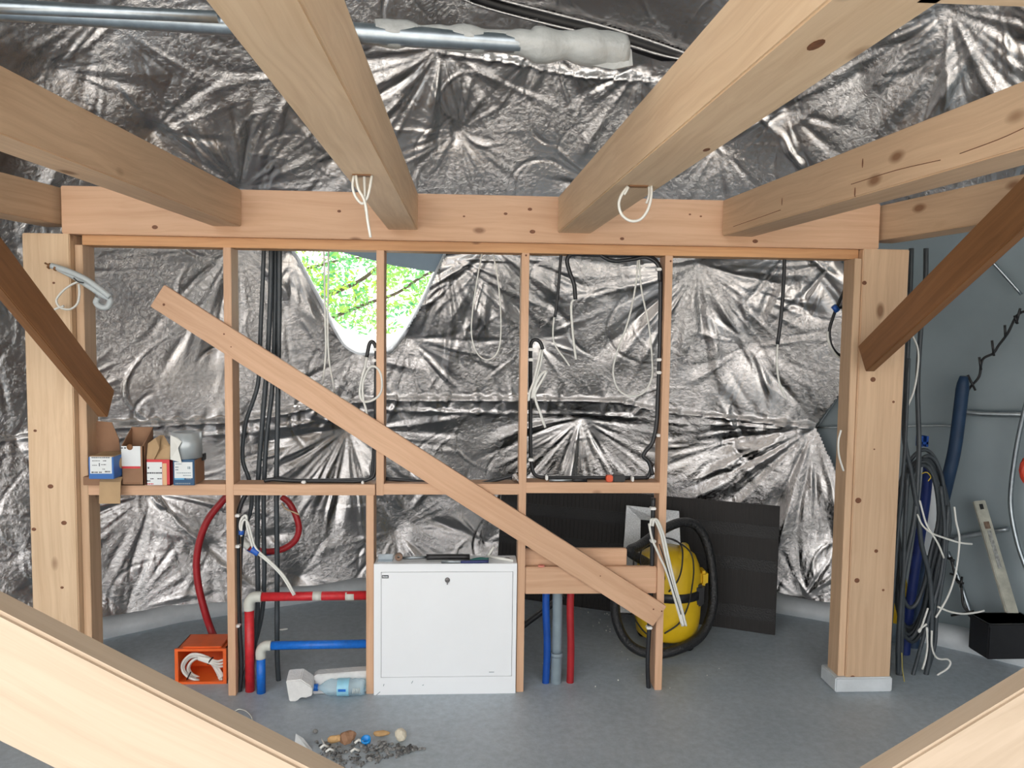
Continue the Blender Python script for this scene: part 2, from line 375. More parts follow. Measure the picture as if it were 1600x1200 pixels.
crease([(1040, 412), (1130, 400), (1230, 385), (1330, 405)], 0.03, 0.03, 0.02)
crease([(715, 225), (750, 320), (770, 390)], 0.02, 0.025)
crease([(690, 78), (800, 95), (900, 118), (1010, 128)], 0.03, 0.03, 0.02)
crease([(1190, 190), (1225, 225), (1250, 260)], 0.03, 0.03)
crease([(560, 310), (470, 330), (375, 375)], 0.015, 0.03)
seam_el = np.interp(az, *zip(*sorted(domepoly([(0, 690), (160, 665), (370, 655), (490, 634), (600, 622), (790, 622), (970, 626), (1040, 642), (1270, 668)]))))
dd = (V - seam_el[None, :]) * DR
for k in range(160):
    u0 = rng.uniform(A0, A1); w = rng.uniform(0.004, 0.012); sl = rng.normal(0, 0.35); ln = rng.uniform(0.06, 0.22)
    i = (np.abs(dd) < 0.24) & (np.abs(U - u0) < 0.12)
    H[i] += rng.choice([-1, 1]) * 0.30 * w * DR * np.clip(1 - np.abs(U[i] - u0 - sl * dd[i] / DR) / w, 0, 1) * np.clip(1 - np.abs(dd[i] + 0.03) / ln, 0, 1)
# long fine drape wrinkles scattered over the sheets
for k in range(420):
    u0, v0, a = rng.uniform(A0, A1), rng.uniform(E0, E1 * 0.85), rng.normal(math.pi / 2, 0.6)
    ln, w = rng.uniform(0.03, 0.11), rng.uniform(0.0016, 0.0045)
    j0, j1 = np.searchsorted(az, [u0 - 0.16, u0 + 0.16]); i0, i1 = np.searchsorted(el, [v0 - 0.12, v0 + 0.12])
    if i1 - i0 < 3 or j1 - j0 < 3: continue
    uu, vv = (U[i0:i1, j0:j1] - u0) * math.cos(v0), V[i0:i1, j0:j1] - v0
    p_, q_ = uu * math.cos(a) + vv * math.sin(a), -uu * math.sin(a) + vv * math.cos(a)
    H[i0:i1, j0:j1] += rng.choice([-1, 1]) * rng.uniform(0.3, 0.7) * w * DR * np.clip(1 - np.abs(q_ + 1.2 * p_ * p_ / 0.1) / w, 0, 1) * smooth01(1 - np.abs(p_) / ln)
H = np.clip(H, -0.22, 0.13)
R_ = DR + H
P = np.stack([DC.x + R_ * np.cos(V) * np.sin(U), DC.y + R_ * np.cos(V) * np.cos(U), DC.z + R_ * np.sin(V)], -1)
Uc, Vc = 0.25 * (U[:-1, :-1] + U[1:, :-1] + U[:-1, 1:] + U[1:, 1:]), 0.25 * (V[:-1, :-1] + V[1:, :-1] + V[:-1, 1:] + V[1:, 1:])
keep = ~(in_poly(open_ae, Uc, Vc) | in_poly(slit_ae, Uc, Vc) | in_poly(bare_ae, Uc, Vc))
tag(grid_mesh('wall_back', P, keep, MT['foil']), 'silver foil insulation lining gathered in folds inside the dome', kind='structure')

# outer membrane shell (grey), with the same opening, and open to the glazed front behind the photographer
R2 = DR + 0.17
az2 = np.linspace(-math.pi, math.pi, 481); el2 = np.linspace(math.asin(-DC.z / R2), math.pi / 2 - 0.001, 201)
U2, V2 = np.meshgrid(az2, el2)
H2 = np.zeros_like(U2)
for k in range(14):
    fx, fy, ph = rng.integers(-7, 7), rng.uniform(-9, 9), rng.uniform(0, 6.28)
    H2 += 0.006 * np.sin(fx * U2 + fy * V2 + ph)
Rr = R2 + H2
P2 = np.stack([DC.x + Rr * np.cos(V2) * np.sin(U2), DC.y + Rr * np.cos(V2) * np.cos(U2), DC.z + Rr * np.sin(V2)], -1)
Uc, Vc = 0.5 * (U2[:-1, :-1] + U2[1:, 1:]), 0.5 * (V2[:-1, :-1] + V2[1:, 1:])
open2 = domepoly([(430, 300), (440, 385), (500, 500), (530, 540), (555, 562), (590, 566), (618, 560), (645, 540), (670, 480), (720, 385), (725, 300)], R2)
FRONT_HALF, FRONT_EL = math.radians(62), math.radians(48)
front = (np.abs((Uc - math.radians(14)) % (2 * math.pi) - math.pi) < FRONT_HALF) & (Vc < FRONT_EL)
tag(grid_mesh('wall_right', P2, ~(in_poly(open2, Uc, Vc) | front), MT['membrane']), 'grey dome membrane stretched over the steel frame', kind='structure')

# white rim of the roof opening and its sill
mb = MB()
rimp = [atdome(x, y, DR + 0.01) for x, y in OPEN]
mb.tube(rimp, 0.012, 8, 4)
mb.tube([atdome(x, y, DR + 0.06) for x, y in OPEN], 0.014, 8, 4)
for i in range(len(OPEN) - 1):
    a, b = atdome(*OPEN[i], DR + 0.0), atdome(*OPEN[i + 1], DR + 0.0)
    na, nb_ = (a - DC).normalized() * 0.12, (b - DC).normalized() * 0.12
    mb.add([a, b, b + nb_, a + na], [(0, 1, 2, 3)])
tag(mb.build('window_1', MT['rim']), 'V-shaped open vent with white hem in the foil lining', kind='structure')

mb = MB()
for pl in (SLIT_U, SLIT_L): mb.tube([atdome(x, y, DR + 0.004) for x, y in pl], 0.008, 6, 4)
tag(mb.build('trim_3', MT['foil']), 'turned foil hem along the slit overhead', kind='structure')
mb = MB(); sp = [atdome((a[0] + b[0]) / 2, (a[1] + b[1]) / 2, DR + 0.10) for a, b in zip(SLIT_U, SLIT_L[::-1])]
mb.tube(sp, 0.06, 8, 4); tag(mb.build('slit_darkener', MT['black']), 'black tube added behind the foil slit to darken its gap', kind='structure')  # added filler, no real seam: makes the slit read as a dark gap
# white strip round the foot of the dome
mb = MB(); pr_ = [(RB - 0.035, 0.0), (RB - 0.05, 0.03), (RB - 0.04, 0.075), (RB + 0.02, 0.10), (RB + 0.06, 0.10)]
vs, fs = [], []
NS = 220
for i in range(NS + 1):
    a = math.radians(-75 + 150 * i / NS)
    wob = 0.006 * math.sin(31 * a) + 0.005 * math.sin(57 * a + 1)
    for r, z in pr_: vs.append((DC.x + (r + wob) * math.sin(a), DC.y + (r + wob) * math.cos(a), z * (1 + 0.1 * math.sin(43 * a))))
for i in range(NS):
    for k in range(4): fs.append((i * 5 + k, i * 5 + k + 1, (i + 1) * 5 + k + 1, (i + 1) * 5 + k))
mb.add(vs, fs, True); tag(mb.build('trim_1', MT['white_strip']), 'white strip round the foot of the dome wall', kind='structure')

# ------------------------------------------------------------------ timber frame
def beam(name, a, b, w, h, mat, up=(0, 0, 1), parent=None, bevel=0.004, label=None, cat=None, group=None, ext=0.0):
    a, b = Vector(a), Vector(b); x = (b - a); Ln = x.length; x.normalize()
    up = Vector(up); z = (up - x * up.dot(x)).normalized(); y = z.cross(x)
    Mx = Matrix((x, y, z)).transposed().to_4x4(); Mx.translation = (a + b) / 2
    mb = MB(); mb.box((-Ln / 2, -w / 2, -h / 2), (Ln / 2, w / 2, h / 2))
    o = mb.build(name, mat, parent, bevel, Mx)
    return tag(o, label, cat, group)
YH = -0.04
zt, zb, zj = at(735, 304, YH).z, at(735, 377, YH).z, at(630, 360, YH).z
xL, xR = at(95, 320, YH).x, at(1375, 350, YH).x
HB = beam('header_beam', ((xL), YH + 0.07, (zt + zb) / 2), (xR, YH + 0.07, (zt + zb) / 2), 0.14, zt - zb, MT['pine_pink'], label='long pine header beam resting on the two posts above the stud wall', cat='beam')
hj = zt - zj
def joist(name, xl, xr, tan, length, w=None, mat=MT['pine'], label='', y0=YH - 0.002):
    w = w or (xr - xl); c = (xl + xr) / 2; zc = zj + hj / 2
    return beam(name, (c - tan * length, y0 - length, zc), (c, y0, zc), w, hj - 0.004, mat, label=label, cat='beam', group='ceiling joists' if 'joist' in name else None)
joist('ceiling_joist', at(332, 350, YH).x, at(378, 350, YH).x, 0.0625, 4.2, label='joist at far left, meeting the header left of the cable-hung joist')
joist('ceiling_joist', at(606, 359, YH).x, at(653, 359, YH).x, 0.0, 4.2, mat=MT['pine_pale'], label='joist second from left with a knotted white cable hanging from its underside')
J3 = joist('ceiling_joist', at(871, 366, YH).x, at(923, 366, YH).x, -0.0375, 4.2, mat=MT['pine_pale'], label='wide knotty joist with an open white cable loop under its end')
J4 = joist('ceiling_joist', at(1127, 373, YH).x, at(1176, 372, YH).x, -0.10, 2.5, label='joist at far right with a long crack along its side')
# side ring beams
wl = 0.15
tl, tr = 0.21, -0.20
joist('side_beam', xL - wl, xL, tl, 4.2, label='pine ring beam running from the left post toward the viewer', y0=0.10)
joist('side_beam', xR, xR + wl, tr, 4.2, label='pine ring beam running from the right post toward the viewer', y0=0.10)
x3 = at(923, 366, YH).x + 0.0375 * 2.5
beam('trimmer_beam', (x3 - 0.035, -2.62, zj + hj / 2), (2.4, -2.62, zj + hj / 2), 0.12, hj - 0.004, MT['pine_pale'], label='short pine trimmer crossing overhead at the upper right corner', cat='beam')
# posts
pl0, pl1 = at(35, 400, YH).x, at(109, 400, YH).x
pr0, pr1 = at(1349, 400, YH).x, at(1421, 400, YH).x
LP = beam('timber_post', ((pl0 + pl1) / 2, YH + 0.06, 0.0), ((pl0 + pl1) / 2, YH + 0.06, zb), 0.12, pl1 - pl0, MT['pine_pale'], up=(1, 0, 0), label='pale square pine post under the left end of the header', cat='post')
rp = empty('timber_post', ((pr0 + pr1) / 2, YH + 0.06, 0), 'square pine post with white painted foot under the right end of the header', 'post')
PW[rp.name] = Matrix.Translation(rp.location)
RS = beam('shaft', ((pr0 + pr1) / 2, YH + 0.06, 0.0), ((pr0 + pr1) / 2, YH + 0.06, zb), 0.12, pr1 - pr0, MT['pine'], up=(1, 0, 0), parent=rp)
mb = MB(); mb.box((pr0 - 0.055, YH - 0.012, 0.001), (pr1 + 0.008, YH + 0.15, 0.075))
tag(mb.build('foot', MT['white_strip'], rp, 0.006), 'white painted foot')

knot_m = plain('knot_wood', (0.17, 0.065, 0.028), 0.6, var=0.35, scale=120)
def knot(parent, c, n, r, stretch=1.5, along=(1, 0, 0)):
    n = Vector(n).normalized(); u = Vector(along); u = (u - n * u.dot(n)).normalized(); v = n.cross(u); mb = MB(); k = 12
    ring = [c + n * 0.0006 + u * (math.cos(2 * math.pi * i / k) * r * stretch) + v * (math.sin(2 * math.pi * i / k) * r) for i in range(k)]
    mb.prism(ring, -n * 0.003); return mb.build('knot', knot_m, parent)
for x, y, r in ((242, 355, .009), (530, 330, .006), (725, 338, .004), (790, 334, .006), (828, 327, .007), (832, 362, .009), (972, 373, .007), (1078, 335, .004), (1180, 377, .009), (1095, 338, .004)): knot(HB, at(x, y, YH), (0, -1, 0), r)
for x, y, r in ((79, 760, .010), (53, 827, .008), (100, 817, .010), (55, 673, .006), (84, 442, .005), (97, 918, .006)): knot(LP, at(x, y, YH), (0, -1, 0), r, 1.3)
for x, y, r in ((1364, 593, .012), (1396, 628, .006), (1380, 922, .006), (1339, 907, .012), (1369, 861, .009), (1327, 1059, .012), (1345, 442, .010), (1366, 702, .004), (1341, 782, .014)): knot(RS, at(max(x, 1352 - (y - 400) * 0.03), y, YH), (0, -1, 0), r, 1.1)
for x, y, r in ((1275, 70, .011), (1104, 234, .008)): knot(J3, atz(x, y, zj + 0.002), (0, 0, -1), r, 2.2, (0, 1, 0))
nJ = Vector((-1.0, -0.10, 0)).normalized(); PJ = at(1127, 373, YH)
for seg in (((1146, 354), (1175, 344), (1220, 328)), ((1330, 288), (1400, 266), (1470, 250)), ((1500, 240), (1560, 218), (1600, 200))):
    MB().tube([atplane(x, y, PJ, nJ) for x, y in seg], 0.0016, 5, 3).build('crack', knot_m, J4)
for x, y in ((1336, 300), (1348, 255), (1222, 315)): knot(J4, atplane(x, y, PJ, nJ), nJ, .004, 4, (0, 0, 1))

# stud wall
sw = empty('stud_wall', (at(700, 1100, 0).x, 0.055, 0.0), 'open pine stud wall with a waist-high shelf rail between the posts', 'stud wall')
PW[sw.name] = Matrix.Translation(sw.location)
SD = 0.11; SWt = 0.036; zp = zb - 0.045
xs = {}
def stud(key, px, py, z0, z1, w=SWt, mat=MT['pine_pink']):
    x = at(px, py, 0).x; xs[key] = x
    beam('stud', (x, SD / 2, z0), (x, SD / 2, z1), SD, w, mat, up=(1, 0, 0), parent=sw, bevel=0.002)
zr_t = at(470, 757, 0.0).z; zr_b = zr_t - 0.052
stud('S0', 123, 400, 0.0, zp, 0.036, MT['pine']); stud('S1', 355, 430, 0.0, zp); stud('S2', 594, 480, zr_b, zp); stud('S2b', 578, 900, 0.0, zr_b)
stud('S3', 820, 500, 0.0, zp); stud('S4', 1045, 430, 0.0, zp)
xs['S5'] = pr0 - 0.018; beam('stud', (xs['S5'], SD / 2 - 0.03, 0.075), (xs['S5'], SD / 2 - 0.03, zp), SD, 0.034, MT['pine'], up=(1, 0, 0), parent=sw, bevel=0.002)
beam('top_plate', (at(128, 380, 0).x, SD / 2, zb - 0.0225), (xs['S5'] + 0.015, SD / 2, zb - 0.0225), SD, 0.045, MT['pine_orange'], parent=sw, bevel=0.002)
for a, b, dz in (('S0', 'S1', 0.0), ('S1', 'S2b', 0.0), ('S2', 'S3', 0.004), ('S3', 'S4', 0.012)):
    xa = xs[a] + SWt / 2; xb = xs[b] - (SWt / 2 if b != 'S2b' else -SWt / 2 - 0.006)
    if a == 'S2': xa += 0.0
    beam('shelf_rail', (xa, SD / 2, zr_t - 0.026 + dz), (xb, SD / 2, zr_t - 0.026 + dz), SD, 0.052, MT['pine_pink'], parent=sw, bevel=0.002)
# diagonal brace nailed across the front
a, b = at(247, 462, -0.014), at(1030, 962, -0.014)
DB = beam('diagonal_brace', a, b, 0.026, 0.118, MT['pine_pink'], up=(0, 0, 1), bevel=0.003, label='long diagonal pine board nailed across the front of the studs', cat='board')
for x, y, r in ((1021, 952, .004), (1034, 955, .004), (256, 476, .006), (350, 522, .004), (361, 542, .003), (938, 900, .003)): knot(DB, at(x, y, -0.0275), (0, -1, 0), r, 1.0)
for x, y in ((822, 399), (1048, 408)): knot(sw, at(x, y, -0.0005), (0, -1, 0), .005, 1.0)
# short boards low between the two right studs
x0, x1 = xs['S3'] + SWt / 2, xs['S4'] - SWt / 2
z0, z1, z2 = at(900, 928, 0.01).z, at(900, 886, 0.01).z, at(900, 857, 0.06).z
beam('mounting_board', (x0, 0.025, (z0 + z1) / 2), (x1, 0.025, (z0 + z1) / 2), 0.03, z1 - z0, MT['pine_pink'], label='pinkish mounting board low between the two rightmost studs', cat='board')
c = at(846, 883, 0.02); tag(MB().lathe([(0.0, 0.0), (0.017, 0.0), (0.017, 0.006), (0.006, 0.008), (0.0, 0.004)], Matrix.Translation((c.x, 0.022, z1)), 16).build('plastic_washer', plain('salmon_plastic', (0.72, 0.26, 0.20), 0.5)), 'small salmon pink washer lying on the low mounting board', 'washer')
xe = at(979, 870, 0.06).x
beam('backing_board', (x0, 0.067, (z0 + z2) / 2), (xe, 0.067, (z0 + z2) / 2), 0.03, z2 - z0, MT['pine_pink'], label='shorter taller board behind the low mounting board, above the coloured hoses', cat='board')

# knee braces (dark brown boards)
def knee(name, pts, P, d, thick, sgn, label):
    n = Vector((-d.y, d.x, 0)).normalized()
    poly = [atplane(x, y, P, n) for x, y in pts]
    # beam-aligned mesh so that the grain runs along it
    ax = (poly[1] - poly[0]).normalized(); ay = n.copy(); azx = ax.cross(ay)
    Mx = Matrix((ax, ay, azx)).transposed().to_4x4(); Mx.translation = sum(poly, Vector()) / 4
    Mi = Mx.inverted(); mb = MB(); mb.prism([Mi @ q for q in poly], (0, sgn * thick, 0))
    return tag(mb.build(name, MT['brown_board'], None, 0.004, Mx), label, 'brace')
P = at(1345, 560, YH - 0.07); d = Vector((0.20, -1, 0)).normalized()
knee('knee_brace', [(1340, 541), (1606, 268), (1640, 318), (1352, 581)], P, d, 0.05, -1 if Vector((-d.y, d.x, 0)).x > 0 and False else 1, 'dark brown board propped from the right post up to the ring beam')
P = at(158, 630, YH - 0.07); d = Vector((-0.21, -1, 0)).normalized()
knee('knee_brace', [(164, 610), (-70, 300), (-110, 340), (153, 652)], P, d, 0.05, 1, 'dark brown board propped from the left post up to the ring beam')

# crossed square timbers close to the viewer
def near(p0, p1, depth, w, th, label, mat):
    Y = CAM.y + depth; a, b = at(*p0, Y), at(*p1, Y)
    x = (b - a).normalized(); perp = Vector((x.z, 0, -x.x)) if x.x > 0 else Vector((-x.z, 0, x.x))
    if perp.z > 0: perp = -perp
    t = a.z / -(b - a).normalized().z if (b - a).z < 0 else None
    a2 = a - x * 0.5; k = (b.z - 0.10) / -x.z; b2 = b + x * k
    o = perp * w / 2 + Vector((0, th / 2, 0))
    return beam('trestle_timber', a2 + o, b2 + o, th, w, mat, up=(0, 0, 1), bevel=0.005, label=label, cat='timber')
near((0, 957), (300, 1110), 1.0, 0.155, 0.048, 'pale square timber slanting down from the left, close to the viewer', MT['pine_white'])
near((1600, 1078), (1406, 1196), 1.25, 0.15, 0.05, 'square timber slanting up to the right, close to the viewer', MT['pine_white'])

# ------------------------------------------------------------------ cables, conduits, hoses
def path(pts, Y):
    return [at(q[0], q[1], q[2] if len(q) > 2 else Y) for q in pts]
def cable(name, label, pts, Y, r, mat, cat='cable', group=None, parent=None, seg=7, n=6):
    o = MB().tube(path(pts, Y), r, seg, n).build(name, mat, parent)
    return tag(o, label, cat, group)
def part_tube(name, pts, Y, r, mat, parent, seg=7, n=6, label=None, zmin=None):
    P = path(pts, Y)
    if zmin: P = [Vector((q.x, q.y, max(q.z, zmin + r))) for q in P]
    return tag(MB().tube(P, r, seg, n).build(name, mat, parent), label)
def clip(px, py, Y, parent, w=0.03, h=0.014):
    c = at(px, py, Y); mb = MB(); mb.box((c.x - w / 2, c.y - 0.016, c.z - h / 2), (c.x + w / 2, c.y + 0.016, c.z + h / 2))
    return mb.build('cable_clip', MT['clip'], parent, 0.003)
def cable_thing(name, label, base, cat='cable', group=None):
    return empty(name, base, label, cat, group)

# four dark conduits rising behind the rail beside the first free stud
cable('conduit', 'leftmost of the four dark upright conduits, bowing out near the stud', [(412, 352), (412, 400), (407, 520), (403, 600), (384, 660), (379, 715), (388, 745), (393, 768), (391, 800), (378, 840), (374, 930)], 0.15, 0.0105, MT['grey_pipe'], 'conduit')
cable('conduit', 'second of the four dark upright conduits, left of the twin pair', [(424, 352), (423, 450), (418, 560), (410, 660), (403, 760), (402, 860), (403, 930), (400, 985), (394, 1040), (388, 1096, 0.12)], 0.17, 0.0125, MT['grey_pipe'], 'conduit')
cable('conduit', 'third dark upright conduit, bending behind the red floor pipe', [(430, 352), (430, 470), (426, 600), (416, 690), (412, 790), (413, 900), (409, 960), (397, 1010), (384, 1050), (378, 1098, 0.12)], 0.19, 0.0115, MT['grey_pipe'], 'conduit')
cable('conduit', 'rightmost dark upright conduit, running straight down to the concrete', [(437, 352), (436, 500), (434, 640), (432, 760), (433, 880), (433, 1010), (435, 1060), (438, 1090, 0.16)], 0.16, 0.0125, MT['grey_pipe'], 'conduit')

# conduit fixed down the right side of stud 1, with clips
t = cable_thing('clipped_conduit', 'black conduit clipped down the right side of the stud by the red pipe', at(372, 1095, 0.05))
part_tube('conduit', [(384, 772), (376, 790), (372, 815), (372, 900), (373, 960), (376, 1010), (377, 1050), (372, 1098)], 0.045, 0.011, MT['black_pipe'], t)
for y in (805, 853, 977, 1101): clip(371, y, 0.03, t, 0.028)
t = cable_thing('white_cable_pair', 'pair of white cables with blue tape hooked over near the red hose loop', at(400, 860, 0.02))
part_tube('wire', [(378, 835), (375, 822), (378, 810), (385, 806), (386, 822), (392, 845), (398, 860), (418, 877), (440, 899), (459, 930)], 0.005, 0.006, MT['white_cable'], t)
part_tube('wire', [(377, 838), (378, 820), (382, 812), (388, 818), (394, 840), (401, 858), (422, 877), (444, 900), (461, 929)], -0.006, 0.005, MT['white_cable'], t)
mb = MB(); c = at(398, 861, 0); mb.tube([at(393, 858, 0.0), at(398, 861, 0.0), at(404, 865, 0.0)], 0.017, 8, 3); mb.build('tape_band', MT['blue_tape'], t)
mb = MB(); mb.tube([at(377, 829, 0.0), at(377, 835, 0.0)], 0.013, 8, 2); mb.build('tape_band', MT['blue_tape'], t)

# black conduits lying along the shelf rail
zr = zr_t
t = cable_thing('rail_conduit', 'black conduit along the rail turning up beside the second stud to a hooked end', at(587, 740, 0.05))
part_tube('conduit', [(413, 757), (425, 749), (440, 750), (470, 756), (520, 755), (560, 752), (580, 747), (586, 735), (587, 700), (587, 620), (588, 560), (587, 542), (582, 534), (577, 538), (573, 558)], 0.04, 0.0095, MT['black_pipe'], t, zmin=zr_t)
part_tube('conduit', [(420, 757), (436, 747), (460, 751), (500, 753), (560, 749), (580, 744), (584, 700)], 0.06, 0.0085, MT['black_pipe'], t, zmin=zr_t)
clip(567, 755, 0.03, t, 0.012, 0.024); clip(586, 546, 0.03, t, 0.02); clip(585, 563, 0.03, t, 0.02); clip(475, 753, 0.03, t, 0.02)
cable('white_cable', 'white cable spilling in a loop from the hooked conduit at the second stud', [(573, 558), (570, 575), (565, 592), (562, 612), (566, 626), (578, 627), (592, 618), (597, 603), (594, 582), (584, 572), (575, 578), (567, 600), (568, 625), (572, 640), (577, 667)], 0.0, 0.0055, MT['white_cable'])
cable('conduit', 'black conduit on the rail right of the second stud, passing behind the diagonal', [(603, 748), (640, 751), (690, 757), (740, 757), (775, 750), (805, 742), (818, 738, 0.1)], 0.06, 0.0095, MT['black_pipe'], 'conduit')
t = cable_thing('hooked_conduit', 'black conduit down the right side of the third stud with hooked top', at(829, 740, 0.05))
part_tube('conduit', [(848, 546), (844, 535), (836, 531), (830, 537), (829, 560), (829, 640), (829, 700), (831, 728), (836, 742), (850, 750), (870, 752), (930, 751), (1000, 749), (1013, 744), (1019, 725)], 0.075, 0.0095, MT['black_pipe'], t, zmin=zr_t + 0.012)
for y in (546, 562, 718): clip(829, y, 0.03, t, 0.024)
clip(854, 746, 0.03, t, 0.012, 0.024); clip(988, 748, 0.03, t, 0.012, 0.024)
cable('white_cable', 'white cables folded and drooping from the hooked conduit at the third stud', [(847, 546), (845, 566), (836, 598), (831, 622), (840, 606), (852, 585), (853, 580), (845, 586), (836, 605), (837, 625), (844, 645), (852, 668)], 0.0, 0.0065, MT['white_cable'])
cable('white_cable', 'thin white cable ending beside the third stud hook', [(845, 546), (840, 570), (834, 596), (828, 612), (826, 626)], -0.01, 0.006, MT['white_cable'])
t = cable_thing('clipped_conduit', 'thick black conduit running under the top plate and down the fourth stud', at(1030, 640, 0.05))
part_tube('conduit', [(899, 468), (897, 445), (890, 425), (886, 408), (890, 399), (900, 397), (960, 399), (1005, 399), (1022, 405), (1031, 420), (1032, 450), (1031, 540), (1028, 620), (1026, 660), (1020, 690), (1008, 706), (1006, 714), (1014, 722), (1020, 742)], 0.04, 0.0105, MT['black_pipe'], t)
part_tube('conduit', [(936, 396), (945, 403), (962, 408), (990, 405), (1010, 402), (1028, 414), (1031, 440)], 0.03, 0.0095, MT['black_pipe'], t)
for y in (421, 562, 582, 680): clip(1029, y, 0.03, t, 0.024)
t = cable_thing('hanging_conduit', 'straight black conduit hanging left of the arched one with a white cable tail', at(872, 395, 0.06))
part_tube('conduit', [(877, 388), (874, 430), (871, 465), (867, 496)], 0.06, 0.0075, MT['black_pipe'], t)
part_tube('wire', [(866, 494), (864, 515), (865, 533), (872, 547), (882, 560), (890, 572)], 0.06, 0.0042, MT['white_cable'], t)
cable('white_cable', 'short straight white cable end below the arched black conduit', [(898, 467), (893, 474), (893, 495), (896, 530), (900, 562)], 0.04, 0.006, MT['white_cable'])
WL = 'white cable loops hanging from the top plate'
cable('white_cable', 'slim white cable loop hanging left of the third stud', [(755, 386), (745, 440), (738, 490), (737, 525), (745, 551), (760, 562), (775, 554), (782, 530), (782, 480), (777, 430), (768, 386)], 0.08, 0.0035, MT['white_cable'], group=WL)
cable('white_cable', 'large pear-shaped white cable loop hanging between the third and fourth studs', [(997, 392), (994, 440), (982, 500), (964, 550), (958, 582), (966, 608), (985, 619), (1005, 614), (1018, 592), (1019, 565), (1014, 510), (1002, 450), (998, 392)], 0.08, 0.0045, MT['white_cable'], group=WL)
cable('white_cable', 'left strand of the twin white cables hanging before the open vent', [(506, 384), (507, 440), (508, 500), (509, 550), (504, 600)], 0.09, 0.0045, MT['white_cable'], group=WL)
cable('white_cable', 'right strand of the twin white cables hanging before the open vent', [(513, 384), (513, 440), (512, 500), (514, 560), (523, 612)], 0.09, 0.0045, MT['white_cable'], group=WL)
t = cable_thing('hanging_conduit', 'black conduit with white cable tail hanging in the doorway bay by the right post', at(1224, 395, 0.08))
part_tube('conduit', [(1226, 385), (1225, 430), (1221, 490), (1215, 538)], 0.08, 0.0095, MT['black_pipe'], t)
part_tube('wire', [(1215, 537), (1214, 565), (1216, 590), (1222, 610), (1229, 624)], 0.08, 0.005, MT['white_cable'], t)
t = cable_thing('cable_loop', 'black and white cable loop with blue tape hanging behind the right post', at(1330, 440, 0.2))
part_tube('conduit', [(1345, 400), (1326, 440), (1312, 470), (1302, 495), (1296, 518), (1300, 542), (1316, 557), (1345, 560)], 0.2, 0.0085, MT['black_pipe'], t)
part_tube('wire', [(1293, 518), (1294, 530), (1300, 546), (1314, 560), (1345, 566)], 0.195, 0.006, MT['white_cable'], t)
part_tube('conduit', [(1307, 482), (1320, 478), (1345, 465)], 0.2, 0.008, MT['black_pipe'], t)
MB().tube([at(1302, 478, 0.19), at(1309, 486, 0.19)], 0.015, 8, 2).build('tape_band', MT['blue_tape'], t)
cable('white_cable', 'short white cable bowed along the left edge of the right post', [(1314, 672), (1310, 690), (1311, 712), (1318, 736)], YH - 0.02, 0.005, MT['white_cable'])

# lower end of stud four: conduit and long white cable ribbon
t = cable_thing('clipped_conduit', 'black conduit clipped down the left side of the fourth stud to the floor', at(1016, 1095, 0.05))
part_tube('conduit', [(1021, 778), (1020, 820), (1019, 870), (1017, 930), (1014, 990), (1012, 1040), (1014, 1092)], 0.03, 0.0115, MT['black_pipe'], t)
for y in (794, 845, 980): clip(1020 if y < 900 else 1014, y, 0.02, t, 0.028)
t = cable_thing('white_cable_ribbon', 'ribbon of white cables slanting down across the yellow vacuum cleaner', at(1040, 880, -0.03))
for dx, q in ((0, 0.0), (4, -0.006)):
    part_tube('wire', [(1016 + dx, 822), (1018 + dx, 812), (1024 + dx, 814), (1033 + dx, 836), (1040 + dx, 868), (1050 + dx, 910), (1061 + dx, 950), (1068 + dx, 978)], -0.03 + q, 0.006, MT['white_cable'], t)
part_tube('wire', [(1014, 818), (1019, 842), (1030, 868), (1042, 895), (1054, 935), (1066, 978)], -0.028, 0.006, MT['white_cable'], t)
part_tube('wire', [(1030, 850), (1040, 880), (1052, 920), (1064, 960)], -0.034, 0.0025, MT['black'], t)

# knotted cables under the joists
def under(px, py, drop=0.0): return None
zj0 = zj
def hole(px, py, label_parent, w=0.05):
    c = atz(px, py, zj + 0.001); mb = MB(); mb.box((c.x - w / 2, c.y - 0.014, zj - 0.0015), (c.x + w / 2, c.y + 0.014, zj + 0.004))
    return mb.build('drill_hole', MT['brown_board'], label_parent)
Yh = atz(566, 274, zj).y
t = cable_thing('joist_cable', 'knotted white cable hanging from a hole under the second joist', atz(566, 274, zj))
hole(566, 274, t, 0.055)
part_tube('wire', [(553, 274), (551, 292), (556, 308), (566, 318), (574, 308), (578, 292), (581, 274)], Yh, 0.0042, MT['white_cable'], t)
part_tube('wire', [(556, 274), (560, 295), (568, 310), (572, 325), (574, 342), (579, 371)], Yh - 0.01, 0.0042, MT['white_cable'], t)
part_tube('wire', [(569, 274), (570, 300), (571, 322), (574, 340)], Yh + 0.01, 0.0042, MT['white_cable'], t)
Yh2 = atz(995, 291, zj).y
t = cable_thing('joist_cable', 'open white cable ring hanging from a hole under the third joist', atz(997, 291, zj))
hole(997, 291, t, 0.06)
part_tube('wire', [(981, 291), (971, 305), (967, 320), (972, 336), (985, 345), (1000, 343), (1011, 330), (1017, 310), (1018, 290)], Yh2, 0.0045, MT['white_cable'], t)
part_tube('wire', [(982, 292), (978, 300), (975, 304)], Yh2 - 0.005, 0.004, MT['white_cable'], t)
part_tube('wire', [(1014, 291), (1014, 305), (1010, 318)], Yh2 + 0.008, 0.004, MT['white_cable'], t)

